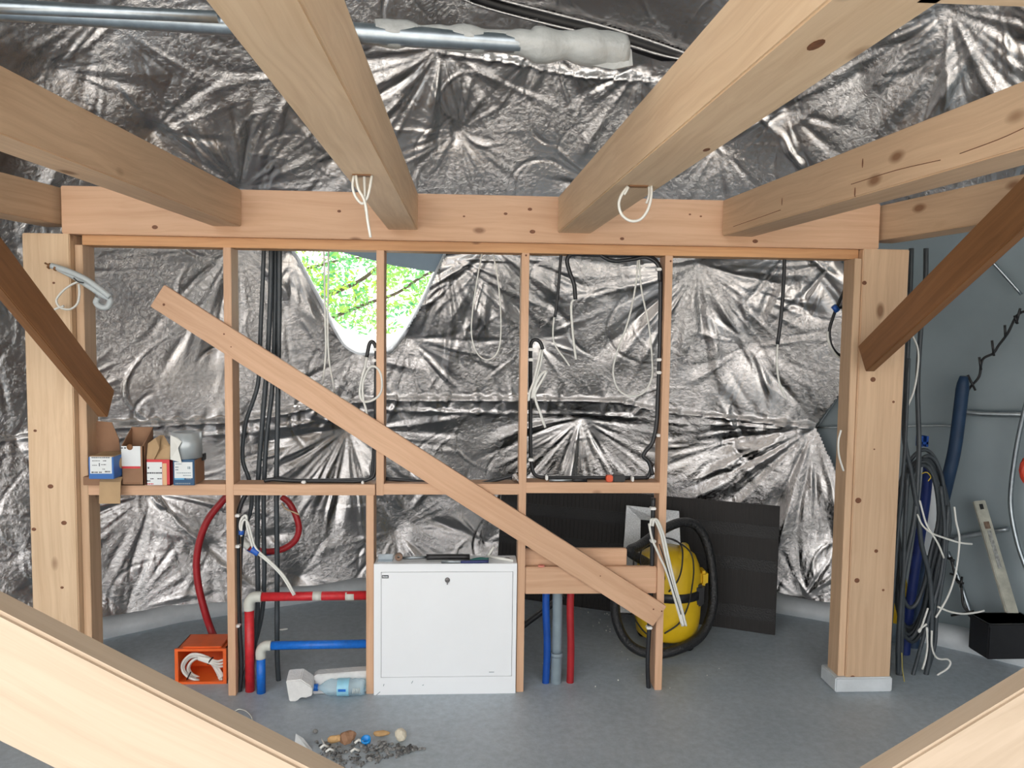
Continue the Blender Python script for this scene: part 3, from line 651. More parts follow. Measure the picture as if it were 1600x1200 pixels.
# bundle of pale tubes poking past the left post
t = cable_thing('tube_bundle', 'bundle of pale tubes with brown tips tied in front of the left post', at(120, 440, -0.07))
tm = plain('pale_tube', (0.50, 0.55, 0.57), 0.4, var=0.05)
part_tube('tube', [(80, 415), (105, 423), (130, 434), (150, 447), (172, 464)], -0.09, 0.013, tm, t, 10)
part_tube('tube', [(90, 419), (115, 432), (140, 448), (158, 460), (172, 468), (168, 479), (158, 480), (150, 473), (153, 465)], -0.075, 0.013, tm, t, 10)
for x, y in ((78, 416), (88, 419)): MB().tube([at(x - 2, y - 1, -0.09), at(x + 1, y + 0.5, -0.09)], 0.0135, 10, 1).build('tip', MT['brown_board'], t)
MB().tube([at(70, 411, -0.09), at(78, 415, -0.09)], 0.004, 6, 1).build('tip', MT['brown_board'], t)
part_tube('wire', [(122, 440), (108, 447), (95, 458), (88, 470), (95, 481), (110, 483), (121, 474), (124, 458), (123, 444)], -0.1, 0.005, MT['white_cable'], t)
part_tube('wire', [(100, 478), (86, 483), (74, 489), (63, 493)], -0.1, 0.005, MT['white_cable'], t)
part_tube('strap', [(115, 434), (122, 440), (131, 442)], -0.105, 0.003, MT['black'], t)

# ------------------------------------------------------------------ coloured pipes and hoses by the cabinet
YP = 0.05
t = empty('red_pipe_run', atz(390, 1101, 0), 'red sleeved pipe rising from the floor and turning toward the cabinet', 'pipe')
zt_ = at(480, 932, YP).z; xr_ = at(390, 1000, YP).x; x_end = xs['S2b'] - SWt / 2 - 0.032
MB().tube([Vector((xr_, YP, 0.0)), Vector((xr_, YP, zt_ - 0.06))], 0.0225, 14, 1).build('upright_pipe', MT['red_pipe'], t)
MB().tube([Vector((xr_ + 0.055, YP, zt_)), Vector((x_end + 0.03, YP, zt_ + 0.004))], 0.0215, 14, 1).build('level_pipe', MT['red_pipe'], t)
MB().tube([Vector((xr_, YP, zt_ - 0.065)), Vector((xr_, YP, zt_ - 0.03)), Vector((xr_ + 0.012, YP, zt_ - 0.009)), Vector((xr_ + 0.03, YP, zt_)), Vector((xr_ + 0.06, YP, zt_))], 0.026, 14, 5).build('elbow', MT['fitting'], t)
for px in (496, 547):
    xq = at(px, 930, YP).x; MB().tube([Vector((xq - 0.021, YP, zt_ + 0.002)), Vector((xq + 0.021, YP, zt_ + 0.002))], 0.0225, 14, 1).build('sleeve', MT['fitting'], t)
t = empty('blue_pipe_run', atz(408, 1101, 0), 'blue sleeved pipe rising beside the red one and turning toward the cabinet', 'pipe')
zt_ = at(490, 1008, YP - 0.02).z; xb_ = at(408, 1060, YP - 0.02).x; Y2 = YP - 0.02
MB().tube([Vector((xb_, Y2, 0.0)), Vector((xb_, Y2, zt_ - 0.055))], 0.0215, 14, 1).build('upright_pipe', MT['blue_pipe'], t)
MB().tube([Vector((xb_ + 0.045, Y2, zt_)), Vector((x_end + 0.03, Y2, zt_ + 0.004))], 0.0205, 14, 1).build('level_pipe', MT['blue_pipe'], t)
MB().tube([Vector((xb_, Y2, zt_ - 0.062)), Vector((xb_, Y2, zt_ - 0.028)), Vector((xb_ + 0.012, Y2, zt_ - 0.008)), Vector((xb_ + 0.028, Y2, zt_)), Vector((xb_ + 0.05, Y2, zt_))], 0.025, 14, 5).build('elbow', MT['fitting'], t)

cable('bent_hose', 'long red hose bowing left behind the first stud down to the floor', [(360, 770), (345, 786), (325, 812), (312, 845), (307, 880), (310, 915), (320, 955), (330, 985), (342, 1012, 0.38), (346, 1024, 0.35)], 0.45, 0.019, MT['red_hose'], 'hose', seg=12)
t = cable_thing('hose_loop', 'red hose curling in a half loop behind the dark conduits, with a blue hose end', at(440, 850, 0.35), 'hose')
part_tube('hose', [(440, 776), (452, 786), (462, 805), (467, 825), (462, 843), (448, 855), (430, 861), (410, 861), (390, 855), (377, 842)], 0.33, 0.0165, MT['red_hose'], t, 12)
part_tube('hose', [(424, 864), (410, 865), (392, 860), (378, 848)], 0.36, 0.012, MT['blue_hose'], t, 10)
part_tube('end_fitting', [(377, 842), (383, 849), (390, 855)], 0.31, 0.020, MT['white_cable'], t, 10)
cable('hose_tie', 'torn pale string hanging from the curled red hose', [(440, 786), (446, 795), (458, 800), (467, 804)], 0.30, 0.004, plain('string', (0.62, 0.46, 0.30), 0.8), 'string')

def floor_hose(name, label, pts, r, mat, cat, **k):
    return tag(MB().tube(path(pts, 0.1), r, 14, 5).build(name, mat), label, cat)
floor_hose('upright_hose', 'blue hose rising from the floor under the low mounting board', [(854, 905), (853, 950), (855, 1010), (853, 1060), (850, 1096)], 0.0185, MT['blue_hose'], 'hose')
floor_hose('upright_hose', 'red hose rising from the floor beside the grey drain pipe', [(893, 905), (891, 950), (892, 1010), (891, 1060), (889, 1091)], 0.0185, MT['red_hose'], 'hose')
t = empty('drain_pipe', atz(868, 1091, 0), 'grey plastic drain pipe between the blue and red hoses', 'pipe')
part_tube('pipe', [(871, 900), (871, 960), (870, 1020)], 0.1, 0.025, MT['grey_pvc'], t, 16)
part_tube('socket', [(870, 1021), (869, 1050), (868, 1094)], 0.1, 0.0275, MT['grey_pvc'], t, 16)
part_tube('socket_lip', [(870, 1019), (870, 1025)], 0.1, 0.031, MT['grey_pvc'], t, 16, 2)
cable('conduit', 'thick black conduit slanting up from behind the cabinet to the blue hose', [(790, 1000), (822, 974), (845, 957), (862, 944), (880, 930)], 0.32, 0.017, MT['black_pipe'], 'conduit', seg=10)

# ------------------------------------------------------------------ heating cabinet
YC = -0.012
cab = empty('heating_cabinet', atz(695, 1098, 0), 'white metal heating manifold cabinet standing between two studs', 'cabinet')
x0, x1 = xs['S2b'] + SWt / 2 + 0.002, xs['S3'] - SWt / 2 - 0.004
z0, z1 = at(695, 1092, YC).z, at(695, 881, YC).z
dx0, dx1 = at(596, 980, YC).x, at(800, 980, YC).x; dz0, dz1 = at(695, 1057, YC).z, at(695, 894, YC).z
mb = MB(); mb.box((x0, YC + 0.014, z0), (x1, 0.125, z1)); mb.build('body', MT['white_paint'], cab, 0.002)
mb = MB(); g = 0.002
mb.box((x0, YC, z0), (dx0 - g, YC + 0.013, z1)); mb.box((dx1 + g, YC, z0), (x1, YC + 0.013, z1))
mb.box((dx0 - g, YC, dz1 + g), (dx1 + g, YC + 0.013, z1)); mb.box((dx0 - g, YC, z0), (dx1 + g, YC + 0.013, dz0 - g))
mb.build('frame', MT['white_paint'], cab)
door = MB().box((dx0, YC - 0.001, dz0), (dx1, YC + 0.0135, dz1)).build('door', MT['white_paint'], cab, 0.001)
c = at(699, 906, YC)
mb = MB(); Mx = Matrix.Translation((c.x, YC - 0.001, c.z)) @ Matrix.Rotation(math.pi / 2, 4, 'X')
mb.lathe([(0.0, 0.0), (0.012, 0.0), (0.012, 0.004), (0.009, 0.006), (0.0, 0.006)], Mx, 16)
mb.box((c.x - 0.0025, YC - 0.012, c.z - 0.020), (c.x + 0.0025, YC - 0.007, c.z + 0.004))
tag(mb.build('lock', MT['dark_steel'], door), 'round metal lock')
c = at(602, 901, YC)
mb = MB(); mb.box((c.x - 0.016, YC - 0.002, c.z - 0.0075), (c.x + 0.016, YC - 0.001, c.z + 0.0075)); o = mb.build('emblem', MT['dark_line'], door)
mb = MB()
for k in range(5): mb.box((c.x - 0.012 + k * 0.005, YC - 0.0026, c.z - 0.003), (c.x - 0.0085 + k * 0.005, YC - 0.002, c.z + (0.004 if k == 0 else 0.002)))
mb.build('emblem_print', MT['white_paint'], door)
c = at(768, 1050, YC); mb = MB()
for k in range(5): mb.box((c.x - 0.012 + k * 0.005, YC - 0.002, c.z - 0.002), (c.x - 0.0085 + k * 0.005, YC - 0.001, c.z + 0.002))
mb.build('door_print', MT['grey_pvc'], door)
mb = MB()
for (xa, ya), (xb, yb) in (((588, 1086), (594, 1081)), ((599, 1072), (600, 1069)), ((643, 1068), (645, 1064)), ((660, 1071), (662, 1070))):
    mb.tube([at(xa, ya, YC - 0.001), at(xb, yb, YC - 0.001)], 0.0014, 5, 1)
tag(mb.build('scratch_marks', MT['grey_pvc'], cab), kind='stuff')
mb = MB(); R = random.Random(5)
for px in (650, 652, 656, 695, 700, 704, 707, 712, 716, 733, 735, 752, 756):
    c = at(px, 1094, 0.03); h = R.uniform(0.012, 0.034); mb.tube([(c.x, 0.03, z0 + 0.004), (c.x + R.uniform(-.004, .004), 0.03, z0 - h)], lambda u: 0.007 * (1 - u) + 0.001, 6, 1)
tag(mb.build('foam_drips', MT['white_cable'], cab), 'white foam drips under the cabinet', kind='stuff')

MB().box((x0 + 0.004, 0.07, 0.0), (x1 - 0.004, 0.12, z0)).build('gap_shade', MT['black'], cab)  # black box added so the gap under the cabinet stays dark
# tools on the cabinet top
def toppt(px, y=0.03): return Vector((at(px, 878, y).x, y, z1))
mb = MB(); a, b = toppt(590), toppt(613); mb.box((a.x, 0.02, z1), (b.x, 0.06, z1 + 0.003)); mb.box((a.x, 0.055, z1 + 0.003), (b.x, 0.06, z1 + 0.028))
for k in (0.3, 0.7): mb.tube([(a.x + k * (b.x - a.x), 0.0535, z1 + 0.014), (a.x + k * (b.x - a.x), 0.055, z1 + 0.014)], 0.005, 8, 1)
tag(mb.build('metal_bracket', MT['steel']), 'small steel bracket with two holes on the cabinet top', 'bracket')
t = empty('hand_tool', toppt(650, 0.06), 'old hand tool with rusty head and dark handle lying on the cabinet', 'tool')
rust = plain('rusty_iron', (0.22, 0.15, 0.11), 0.7, 0.4, var=0.4, scale=60)
a = toppt(623, 0.04); MB().lathe([(0.006, -0.008), (0.019, -0.008), (0.019, 0.008), (0.006, 0.008), (0.006, -0.008)], Matrix.Translation((a.x, 0.04, z1 + 0.020)) @ Matrix.Rotation(math.pi / 2, 4, 'X'), 14, False).build('head', rust, t)
MB().tube([(a.x + 0.018, 0.045, z1 + 0.012), (toppt(668).x, 0.05, z1 + 0.014)], 0.007, 8, 1).build('shank', MT['steel'], t)
MB().tube([(toppt(666).x, 0.05, z1 + 0.015), (toppt(700).x, 0.05, z1 + 0.016), (toppt(734).x, 0.05, z1 + 0.015)], 0.0145, 10, 4).build('grip', MT['black'], t)
t = empty('pliers', toppt(745, 0.0), 'pliers with blue and green grips on the cabinet top', 'pliers')
MB().tube([(toppt(690).x, 0.0, z1 + 0.006), (toppt(735).x, 0.0, z1 + 0.006)], 0.0055, 8, 1).build('jaws', MT['steel'], t)
MB().tube([(toppt(720).x, 0.0, z1 + 0.006), (toppt(740).x, -0.004, z1 + 0.007), (toppt(763).x, 0.0, z1 + 0.008)], 0.0075, 8, 4).build('grip', plain('navy_grip', (0.02, 0.03, 0.13), 0.4), t)
MB().tube([(toppt(735).x, 0.012, z1 + 0.006), (toppt(750).x, 0.026, z1 + 0.011), (toppt(763).x, 0.018, z1 + 0.010)], 0.010, 8, 4).build('grip', plain('green_grip', (0.01, 0.11, 0.10), 0.4), t)
t = empty('folding_rule', toppt(785, 0.03), 'folded white rule lying slanted near the right end of the cabinet', 'rule')
a, b = toppt(762, 0.07), toppt(802, 0.012)
MB().tube([a + Vector((0, 0, 0.012)), b + Vector((0, 0, 0.006))], 0.008, 6, 1, flat=0.6).build('segment', MT['white_cable'], t)
MB().tube([a + Vector((0, 0, 0.012)), a + Vector((0.03, 0.0, 0.06))], 0.007, 6, 1, flat=0.6).build('segment', MT['white_cable'], t)
MB().tube([b + Vector((-0.04, 0.05, 0.006)), b + Vector((-0.02, 0.02, 0.014)), b + Vector((0, 0, 0.005))], 0.003, 6, 2).build('clip', MT['dark_steel'], t)

# things on the rail
t = empty('tape_measure', (at(960, 746, 0.04).x, 0.04, zr + 0.012), 'orange and black tape measure lying on the rail left of the fourth stud', 'tape measure')
a, b, c = at(947, 742, 0.03).x, at(957, 742, 0.03).x, at(976, 742, 0.03).x
zq = zr + 0.012
MB().box((a, 0.012, zq), (b, 0.05, zq + 0.032)).build('end', plain('orange_plastic', (0.75, 0.10, 0.03), 0.4), t, 0.004)
MB().box((b, 0.010, zq), (c, 0.052, zq + 0.036)).build('case', MT['black'], t, 0.005)
t = empty('screwdriver', (at(880, 748, 0.02).x, 0.02, zr + 0.012), 'thin dark screwdriver lying along the rail', 'screwdriver')
MB().tube([(at(858, 748, 0.01).x, 0.012, zq + 0.008), (at(896, 748, 0.01).x, 0.012, zq + 0.008)], 0.006, 8, 1).build('shaft', MT['steel'], t)
MB().tube([(at(895, 748, 0.01).x, 0.012, zq + 0.010), (at(917, 748, 0.01).x, 0.012, zq + 0.010)], 0.010, 8, 1).build('grip', MT['black'], t)
mb = MB().blob((at(812, 742, 0.06).x - 0.02, 0.05, zr + 0.025), (0.035, 0.03, 0.02), 3, 2, 0.5)
tag(mb.build('crumpled_wrapper', MT['foil']), 'crumpled silver scrap on the rail beside the third stud', 'scrap')

# ------------------------------------------------------------------ cartons on the rail
card = plain('brown_card', (0.30, 0.165, 0.095), 0.8, var=0.10, scale=8)
card_l = plain('pale_card', (0.46, 0.31, 0.17), 0.8, var=0.10, scale=8)
blue_c = plain('blue_carton', (0.02, 0.13, 0.42), 0.45, var=0.06)
navy_c = plain('navy_carton', (0.015, 0.075, 0.17), 0.5, var=0.08)
red_c = plain('red_carton', (0.60, 0.035, 0.045), 0.5, var=0.06)
lab = plain('paper_label', (0.72, 0.75, 0.76), 0.6, var=0.03)
cream = plain('cream_label', (0.70, 0.42, 0.23), 0.6, var=0.03)
def open_box(name, lo, hi, mat, parent, th=0.004, back_up=0.0, front_down=0.0):
    (a, b, c), (d, e, f) = lo, hi; mb = MB()
    mb.box((a, b, c), (d, e, c + th)); mb.box((a, b, c), (d, b + th, f - front_down)); mb.box((a, e - th, c), (d, e, f + back_up))
    mb.prism([(a, b, c), (a, e, c), (a, e, f + back_up), (a, b, f - front_down)], (th, 0, 0)); mb.prism([(d - th, b, c), (d - th, e, c), (d - th, e, f + back_up), (d - th, b, f - front_down)], (th, 0, 0))
    return mb.build(name, mat, parent)
def bars(name, rows, Yf, parent, mat=None):
    """little dark dashes of print; rows: (px0, px1, py, height px)"""
    mb = MB(); R = random.Random(len(rows))
    for x0, x1, y, h in rows:
        x = x0
        while x < x1:
            w = min(R.uniform(1.2, 3.4), x1 - x); a, b = at(x, y - h / 2, Yf), at(x + w, y + h / 2, Yf)
            mb.box((a.x, Yf - 0.0006, b.z), (b.x, Yf, a.z)); x += w + 0.6
    return tag(mb.build(name, mat or MT['dark_line'], parent), kind='stuff')
def plate(name, rect, Yf, mat, parent, th=0.0012):
    a, b = at(rect[0], rect[1], Yf), at(rect[2], rect[3], Yf); b.z = max(b.z, zr + 0.002)
    return MB().box((a.x, Yf - th, b.z), (b.x, Yf, a.z)).build(name, mat, parent)
# 1: brown carton with flaps, a blue carton on top
Yb = -0.06
a = at(150, 755, 0.0); t = empty('torn_carton', (a.x, 0.0, zr), 'brown carton with raised back and a flap hanging over the rail, under the blue carton', 'carton')
xa, xb = at(157, 750, Yb + 0.02).x, at(190, 750, Yb + 0.02).x
xl_, xr2 = at(140, 700, 0.08).x, at(184, 700, 0.08).x
zf = zr + 0.04
MB().box((xl_ + 0.02, -0.03, zr), (xb, 0.09, zf)).build('body', card, t, 0.002)
MB().prism([(xl_, 0.09, zr), (xr2 + 0.02, 0.09, zr), (xr2, 0.09, at(180, 685, 0.09).z), (xr2 - 0.03, 0.09, at(172, 660, 0.09).z), (xl_, 0.09, at(140, 657, 0.09).z)], (0, 0.004, 0)).build('back_panel', card, t)
zd = at(172, 787, Yb).z
MB().prism([(xa, -0.03, zf), (xa, Yb + 0.01, zf - 0.02), (xa, Yb, zd), (xa, Yb + 0.004, zd), (xa, Yb + 0.014, zf - 0.02), (xa, -0.026, zf)], (xb - xa, 0, 0)).build('flap', card_l, t)
Yf = -0.11
t = empty('blue_carton', (at(160, 748, Yf).x, -0.05, zf), 'blue carton with white label perched on the torn brown carton', 'carton')
a, b = at(138, 714, Yf), at(178, 748.5, Yf); zlo = max(b.z, zf + 0.001)
MB().box((a.x, Yf, zlo), (b.x, 0.03, a.z)).build('body', blue_c, t, 0.002)
MB().box((a.x + 0.003, Yf + 0.002, a.z), (b.x - 0.001, 0.03, a.z + 0.004)).build('lid', card_l, t, 0.001)
plate('label', (140.5, 713.5, 175, 740), Yf, lab, t)
bars('label_print', [(143, 172, 715, 1.5), (144, 156, 720, 1), (161, 166, 720, 1.4), (144, 152, 727, 1), (154.5, 156, 726, 5), (158, 166, 726, 1.2), (160, 164, 733, 1), (143, 148, 738, 2), (149, 153, 738, 2), (155, 159, 738, 2), (164, 168, 737, 2.4), (169, 172, 737, 2.4)], Yf - 0.0012, t)
c = Vector((b.x, -0.03, (zlo + a.z) / 2 + 0.01)); MB().lathe([(0.0, 0.0), (0.026, 0.0), (0.026, 0.001), (0.0, 0.001)], Matrix.Translation(c) @ Matrix.Rotation(math.pi / 2, 4, 'Y'), 18).build('side_disc', card_l, t)
# 2: tall brown open carton
Yf = -0.03
t = empty('tall_carton', (at(207, 763, Yf).x, 0.02, zr), 'tall open brown carton with white label and raised back', 'carton')
a, b = at(189, 697, Yf), at(225, 763, Yf)
open_box('body', (a.x, Yf, zr + 0.0005), (b.x, 0.085, a.z), card, t, back_up=0.075)
plate('label', (189.5, 697, 220, 728.5), Yf, lab, t); plate('label_band', (191, 728.5, 219, 732), Yf, red_c, t)
bars('label_print', [(189.5, 192, 700, 2), (194, 197, 700, 2)], Yf - 0.0012, t)
mb = MB(); c = at(203, 698.5, Yf); mb.lathe([(0.0, 0.0), (0.014, 0.0), (0.014, 0.0016), (0.0, 0.0016)], Matrix.Translation((c.x, Yf - 0.0002, c.z)) @ Matrix.Rotation(math.pi / 2, 4, 'X'), 16); mb.build('thumb_notch', MT['brown_board'], t)
bars('carton_print', [(196, 219, 755, 1.6)], Yf - 0.0005, t, MT['brown_board'])
# 3: red and white carton with torn brown lid
t = empty('red_carton', (at(248, 763, Yf).x, 0.02, zr), 'red and white carton with torn brown paper rising from its top', 'carton')
a, b = at(228, 718, Yf), at(267, 763, Yf)
open_box('body', (a.x, Yf, zr + 0.0005), (b.x, 0.09, a.z), red_c, t)
plate('label', (229.5, 722, 254, 762.5), Yf, lab, t); plate('label_stripe', (254, 724, 261, 762.5), Yf, cream, t)
bars('label_print', [(230, 253, 739, 2.2), (231, 233, 731, 3), (250, 253, 731, 2), (235, 240, 748, 1.6), (246, 253, 748, 1.6), (230, 235, 751.5, 2)], Yf - 0.0012, t)
bars('label_mark', [(230, 240, 756, 1.6)], Yf - 0.0012, t, red_c)
zt3 = a.z; A = lambda px, py, y: at(px, py, y)
mb = MB()
mb.add([A(229, 718, -0.02), A(240, 719, -0.025), A(249, 700, -0.02), A(250, 680, 0.03), A(243, 684, 0.0), A(231, 693, 0.0)], [(0, 1, 5), (1, 2, 5), (2, 4, 5), (2, 3, 4)])
mb.add([A(240, 719, -0.02), A(265, 719, -0.02), A(266, 698, 0.0), A(256, 680, 0.05), A(250, 680, 0.06), A(244, 706, 0.0), A(249, 692, 0.02)], [(0, 1, 5), (1, 2, 5), (2, 6, 5), (2, 3, 6), (3, 4, 6)])
mb.add([A(245, 693, 0.08), A(268, 694, 0.08), A(268, 718, 0.085), A(245, 718, 0.085)], [(0, 1, 2, 3)])
o = mb.build('torn_lid', card_l, t); md = o.modifiers.new('thick', 'SOLIDIFY'); md.thickness = 0.003
# 4: navy carton, with a roll of silver tape on top
t = empty('navy_carton', (at(288, 763, Yf).x, 0.02, zr), 'navy carton with white label under the roll of silver tape', 'carton')
a, b = at(270, 718, Yf), at(304, 763, Yf)
MB().box((a.x, Yf, zr + 0.0005), (b.x, 0.105, a.z)).build('body', navy_c, t, 0.002)
MB().box((b.x, Yf + 0.006, zr + 0.004), (b.x + 0.002, 0.10, a.z - 0.004)).build('side_panel', card, t)
MB().box((b.x + 0.002, 0.06, a.z - 0.02), (b.x + 0.012, 0.10, a.z + 0.012)).build('flap', MT['black'], t, 0.002)
plate('label', (272.5, 722, 301, 747), Yf, lab, t); plate('label_band', (273, 747, 288, 749.5), Yf, plain('light_blue_print', (0.10, 0.36, 0.60), 0.5), t)
bars('label_print', [(274, 284, 725, 1.2), (274, 279, 730, 2), (274, 279, 734, 2), (293, 298, 731, 4), (276, 299, 739, 1.2), (286, 299, 743, 1.2), (291, 299, 748, 1.5)], Yf - 0.0012, t, MT['grey_pvc'])
bars('carton_print', [(274, 298, 755.5, 1.8)], Yf - 0.0005, t, MT['grey_pvc'])
zc4 = a.z + 0.0005
t = empty('tape_roll', (at(293, 717, 0.04).x, 0.035, zc4), 'wide roll of silver tape with a white loose end on the navy carton', 'tape')
c = Vector((at(293, 717, 0.04).x, 0.035, zc4)); h = at(291, 677, 0.0).z - at(291, 717, 0.0).z
MB().lathe([(0.040, 0.0), (0.068, 0.0), (0.068, h), (0.040, h), (0.040, 0.0)], Matrix.Translation(c), 32).build('roll', plain('silver_tape', (0.42, 0.46, 0.48), 0.3, 0.3, var=0.05), t)
mb = MB(); mb.add([A(266, 680, -0.02), A(277, 684, -0.038), A(284, 690, -0.04), A(278, 700, -0.045), A(284, 723, -0.04), A(266, 718, -0.038)], [(0, 1, 2, 3), (0, 3, 5), (3, 4, 5)])
o = mb.build('loose_end', MT['white_cable'], t); md = o.modifiers.new('thick', 'SOLIDIFY'); md.thickness = 0.002

# ------------------------------------------------------------------ behind the wall: panel, plate, vacuum cleaner
dark_p = plain('dark_ribbed_board', (0.012, 0.010, 0.0095), 0.65, var=0.2, scale=3)
Pr, Pl = atz(1211, 993, 0.0), atz(822, 937, 0.0)
ux = (Pl - Pr).normalized(); Lp = (at(768, 860, Pl.y + 0.02) - Pr).dot(ux); nz_ = Vector((ux.y, -ux.x, 0)).normalized()
if nz_.y > 0: nz_ = -nz_
Hp = 0.755; lean = 0.10; uz = (Vector((0, 0, Hp)) - nz_ * lean).normalized(); nn = ux.cross(uz)
if nn.y > 0: nn = -nn
Mx = Matrix((ux, uz, nn)).transposed().to_4x4(); Mx.translation = Pr
pan = empty('ribbed_panel', Pr, 'large dark ribbed sheet with black bands leaning on the foil wall', 'panel')
MB().box((0, 0.001, -0.018), (Lp, Hp, 0.0)).build('board', dark_p, pan, 0.003, Mx)
mb = MB(); k = 0.012
while k < Lp - 0.02: mb.box((k, 0.004, 0.0), (k + 0.016, Hp - 0.003, 0.004)); k += 0.027
tag(mb.build('ribs', dark_p, pan, 0, Mx), kind='stuff')
bm_ = plain('black_band', (0.003, 0.003, 0.0035), 0.5, var=0.3, scale=60, bump=0.4, bscale=120)
for f0, f1 in ((0.735, 0.835), (0.47, 0.57), (0.10, 0.20)): MB().box((0.004, Hp * f0, 0.001), (Lp - 0.004, Hp * f1, 0.007)).build('band', bm_, pan, 0.001, Mx)
# light plate with a rectangular hole
Yp = Pr.y + (Pl.y - Pr.y) * 0.42 - 0.05
o4 = [at(979, 790, Yp + 0.04), at(1061, 799, Yp + 0.0), at(1068, 962, Yp - 0.06), at(968, 957, Yp - 0.02)]
i4 = [at(1001, 812, Yp + 0.035), at(1037, 815, Yp + 0.01), at(1040, 884, Yp - 0.02), at(1000, 884, Yp + 0.01)]
bk = Vector((0, 0.012, 0)); vs = o4 + i4 + [p + bk for p in o4 + i4]; fs = []
for k in range(4):
    q = (k + 1) % 4
    fs += [(k, q, 4 + q, 4 + k), (8 + k, 12 + k, 12 + q, 8 + q), (k, 8 + k, 8 + q, q), (4 + k, 4 + q, 12 + q, 12 + k)]
tag(MB().add(vs, fs).build('foil_plate', plain('speckled_foil_face', (0.66, 0.68, 0.70), 0.45, 0.6, var=0.2, scale=160, bump=0.3, bscale=120)), 'pale speckled plate with a square hole behind the vacuum cleaner', 'plate')

yel = plain('yellow_plastic', (0.80, 0.52, 0.015), 0.38, var=0.08, scale=6)
vc = atz(1041, 1003, 0.0); vc.z = 0
vac = empty('vacuum_cleaner', vc, 'yellow and black canister vacuum cleaner behind the fourth stud', 'vacuum cleaner')
T0 = Matrix.Translation(vc)
MB().lathe([(0.0, 0.055), (0.155, 0.055), (0.172, 0.07), (0.183, 0.16), (0.187, 0.26), (0.183, 0.30)], T0, 36).build('tank', yel, vac)
MB().lathe([(0.180, 0.288), (0.193, 0.292), (0.193, 0.335), (0.180, 0.34)], T0, 36).build('band', MT['black'], vac)
MB().lathe([(0.183, 0.33), (0.182, 0.40), (0.172, 0.46), (0.148, 0.515), (0.10, 0.545), (0.0, 0.555)], T0, 36).build('head', yel, vac)
MB().tube([vc + Vector((0.03, -0.11, 0.505)), vc + Vector((0.07, -0.08, 0.54)), vc + Vector((0.09, 0.0, 0.55)), vc + Vector((0.10, 0.07, 0.52))], 0.028, 10, 5).build('carry_handle', yel, vac)
for sx in (1, -1):
    MB().box((0.145 * sx - 0.03, -0.13, 0.25), (0.145 * sx + 0.03, -0.06, 0.37), T0).build('latch', MT['black'], vac, 0.012)
MB().box((0.165, -0.07, 0.345), (0.215, 0.03, 0.43), T0).build('side_knob', yel, vac, 0.016)
MB().lathe([(0.0, 0.0), (0.022, 0.0), (0.022, 0.035), (0.0, 0.04)], T0 @ Matrix.Translation((-0.085, -0.145, 0.43)) @ Matrix.Rotation(math.pi / 2, 4, 'X'), 14).build('switch', MT['black'], vac)
for a in (0.6, 2.5, 4.0, 5.4):
    w = MB(); w.lathe([(0.0, -0.014), (0.028, -0.014), (0.028, 0.014), (0.0, 0.014)], Matrix.Translation(vc + Vector((0.15 * math.cos(a), 0.15 * math.sin(a), 0.029))) @ Matrix.Rotation(math.pi / 2, 4, 'X'), 14)
    w.build('caster', MT['black'], vac)
Yv = vc.y
part_tube('suction_hose', [(1012, 880, Yv - 0.12), (984, 862, Yv - 0.22), (1000, 852, Yv - 0.16), (1035, 828, Yv - 0.05), (1065, 816, Yv + 0.02), (1088, 822, Yv + 0.05), (1104, 848, Yv + 0.05), (1113, 895, Yv + 0.02), (1113, 950, Yv - 0.05), (1096, 992, Yv - 0.14), (1060, 1014, Yv - 0.22), (1020, 1022, Yv - 0.24), (985, 1008, Yv - 0.22), (965, 975, Yv - 0.2), (962, 935, Yv - 0.18), (975, 905, Yv - 0.15), (1000, 895, Yv - 0.1)], 0.0, 0.0265, plain('hose_black', (0.016, 0.017, 0.019), 0.4, bump=0.6, bscale=90), vac, 12)
for pts in ([(992, 905), (990, 880), (996, 858), (1020, 845), (1045, 841), (1064, 852), (1066, 880), (1060, 905), (1045, 925)], [(1030, 838), (1055, 845), (1078, 862), (1084, 890), (1079, 930), (1072, 955), (1060, 975), (1038, 990)], [(986, 955), (995, 972), (1010, 990), (1035, 1002)], [(1003, 890), (1000, 870), (1008, 850), (1030, 842)]):
    part_tube('power_cord', [(x, y, Yv - 0.205 if y > 862 else Yv - 0.19 + (862 - y) * 0.0045) for x, y in pts], 0.0, 0.0045, MT['black'], vac, 6)

# ------------------------------------------------------------------ floor clutter
org = plain('orange_crate', (0.80, 0.13, 0.02), 0.4, var=0.08)
cr = empty('orange_crate', atz(315, 1077, 0), 'orange plastic crate lying on its side by the first stud', 'crate')
a, b = at(276, 1014, 0.14), atz(352, 1077, 0.0)
x0, x1, z1, y0 = a.x, at(353, 1050, 0.14).x, a.z, 0.14
mb = MB(); th = 0.006; y1 = 0.32
mb.box((x0, y1, 0.002), (x1, y1 + th, z1)); mb.box((x0, y0, 0.002), (x0 + th, y1, z1)); mb.box((x1 - th, y0, 0.002), (x1, y1, z1)); mb.box((x0, y0, 0.002), (x1, y1, 0.002 + th)); mb.box((x0, y0, z1 - th), (x1, y1, z1))
mb.build('body', org, cr)
mb = MB()
mb.box((x0 - 0.006, y0 - 0.012, 0.0), (x0 + 0.010, y0, z1 + 0.004)); mb.box((x1 - 0.010, y0 - 0.012, 0.0), (x1 + 0.006, y0, z1 + 0.004)); mb.box((x0 + 0.010, y0 - 0.012, 0.0), (x1 - 0.010, y0, 0.012)); mb.box((x0 + 0.010, y0 - 0.012, z1 - 0.008), (x1 - 0.010, y0, z1 + 0.004))
mb.build('rim', org, cr)
MB().box((x0 + 0.03, y0 - 0.004, z1 + 0.004), (x1 - 0.02, y1 - 0.03, z1 + 0.012)).build('handle_ridge', org, cr, 0.003)
t = empty('cable_coil', at(318, 1060, 0.17), 'tied coil of white cable stuffed in the orange crate', 'cable')
R = random.Random(4)
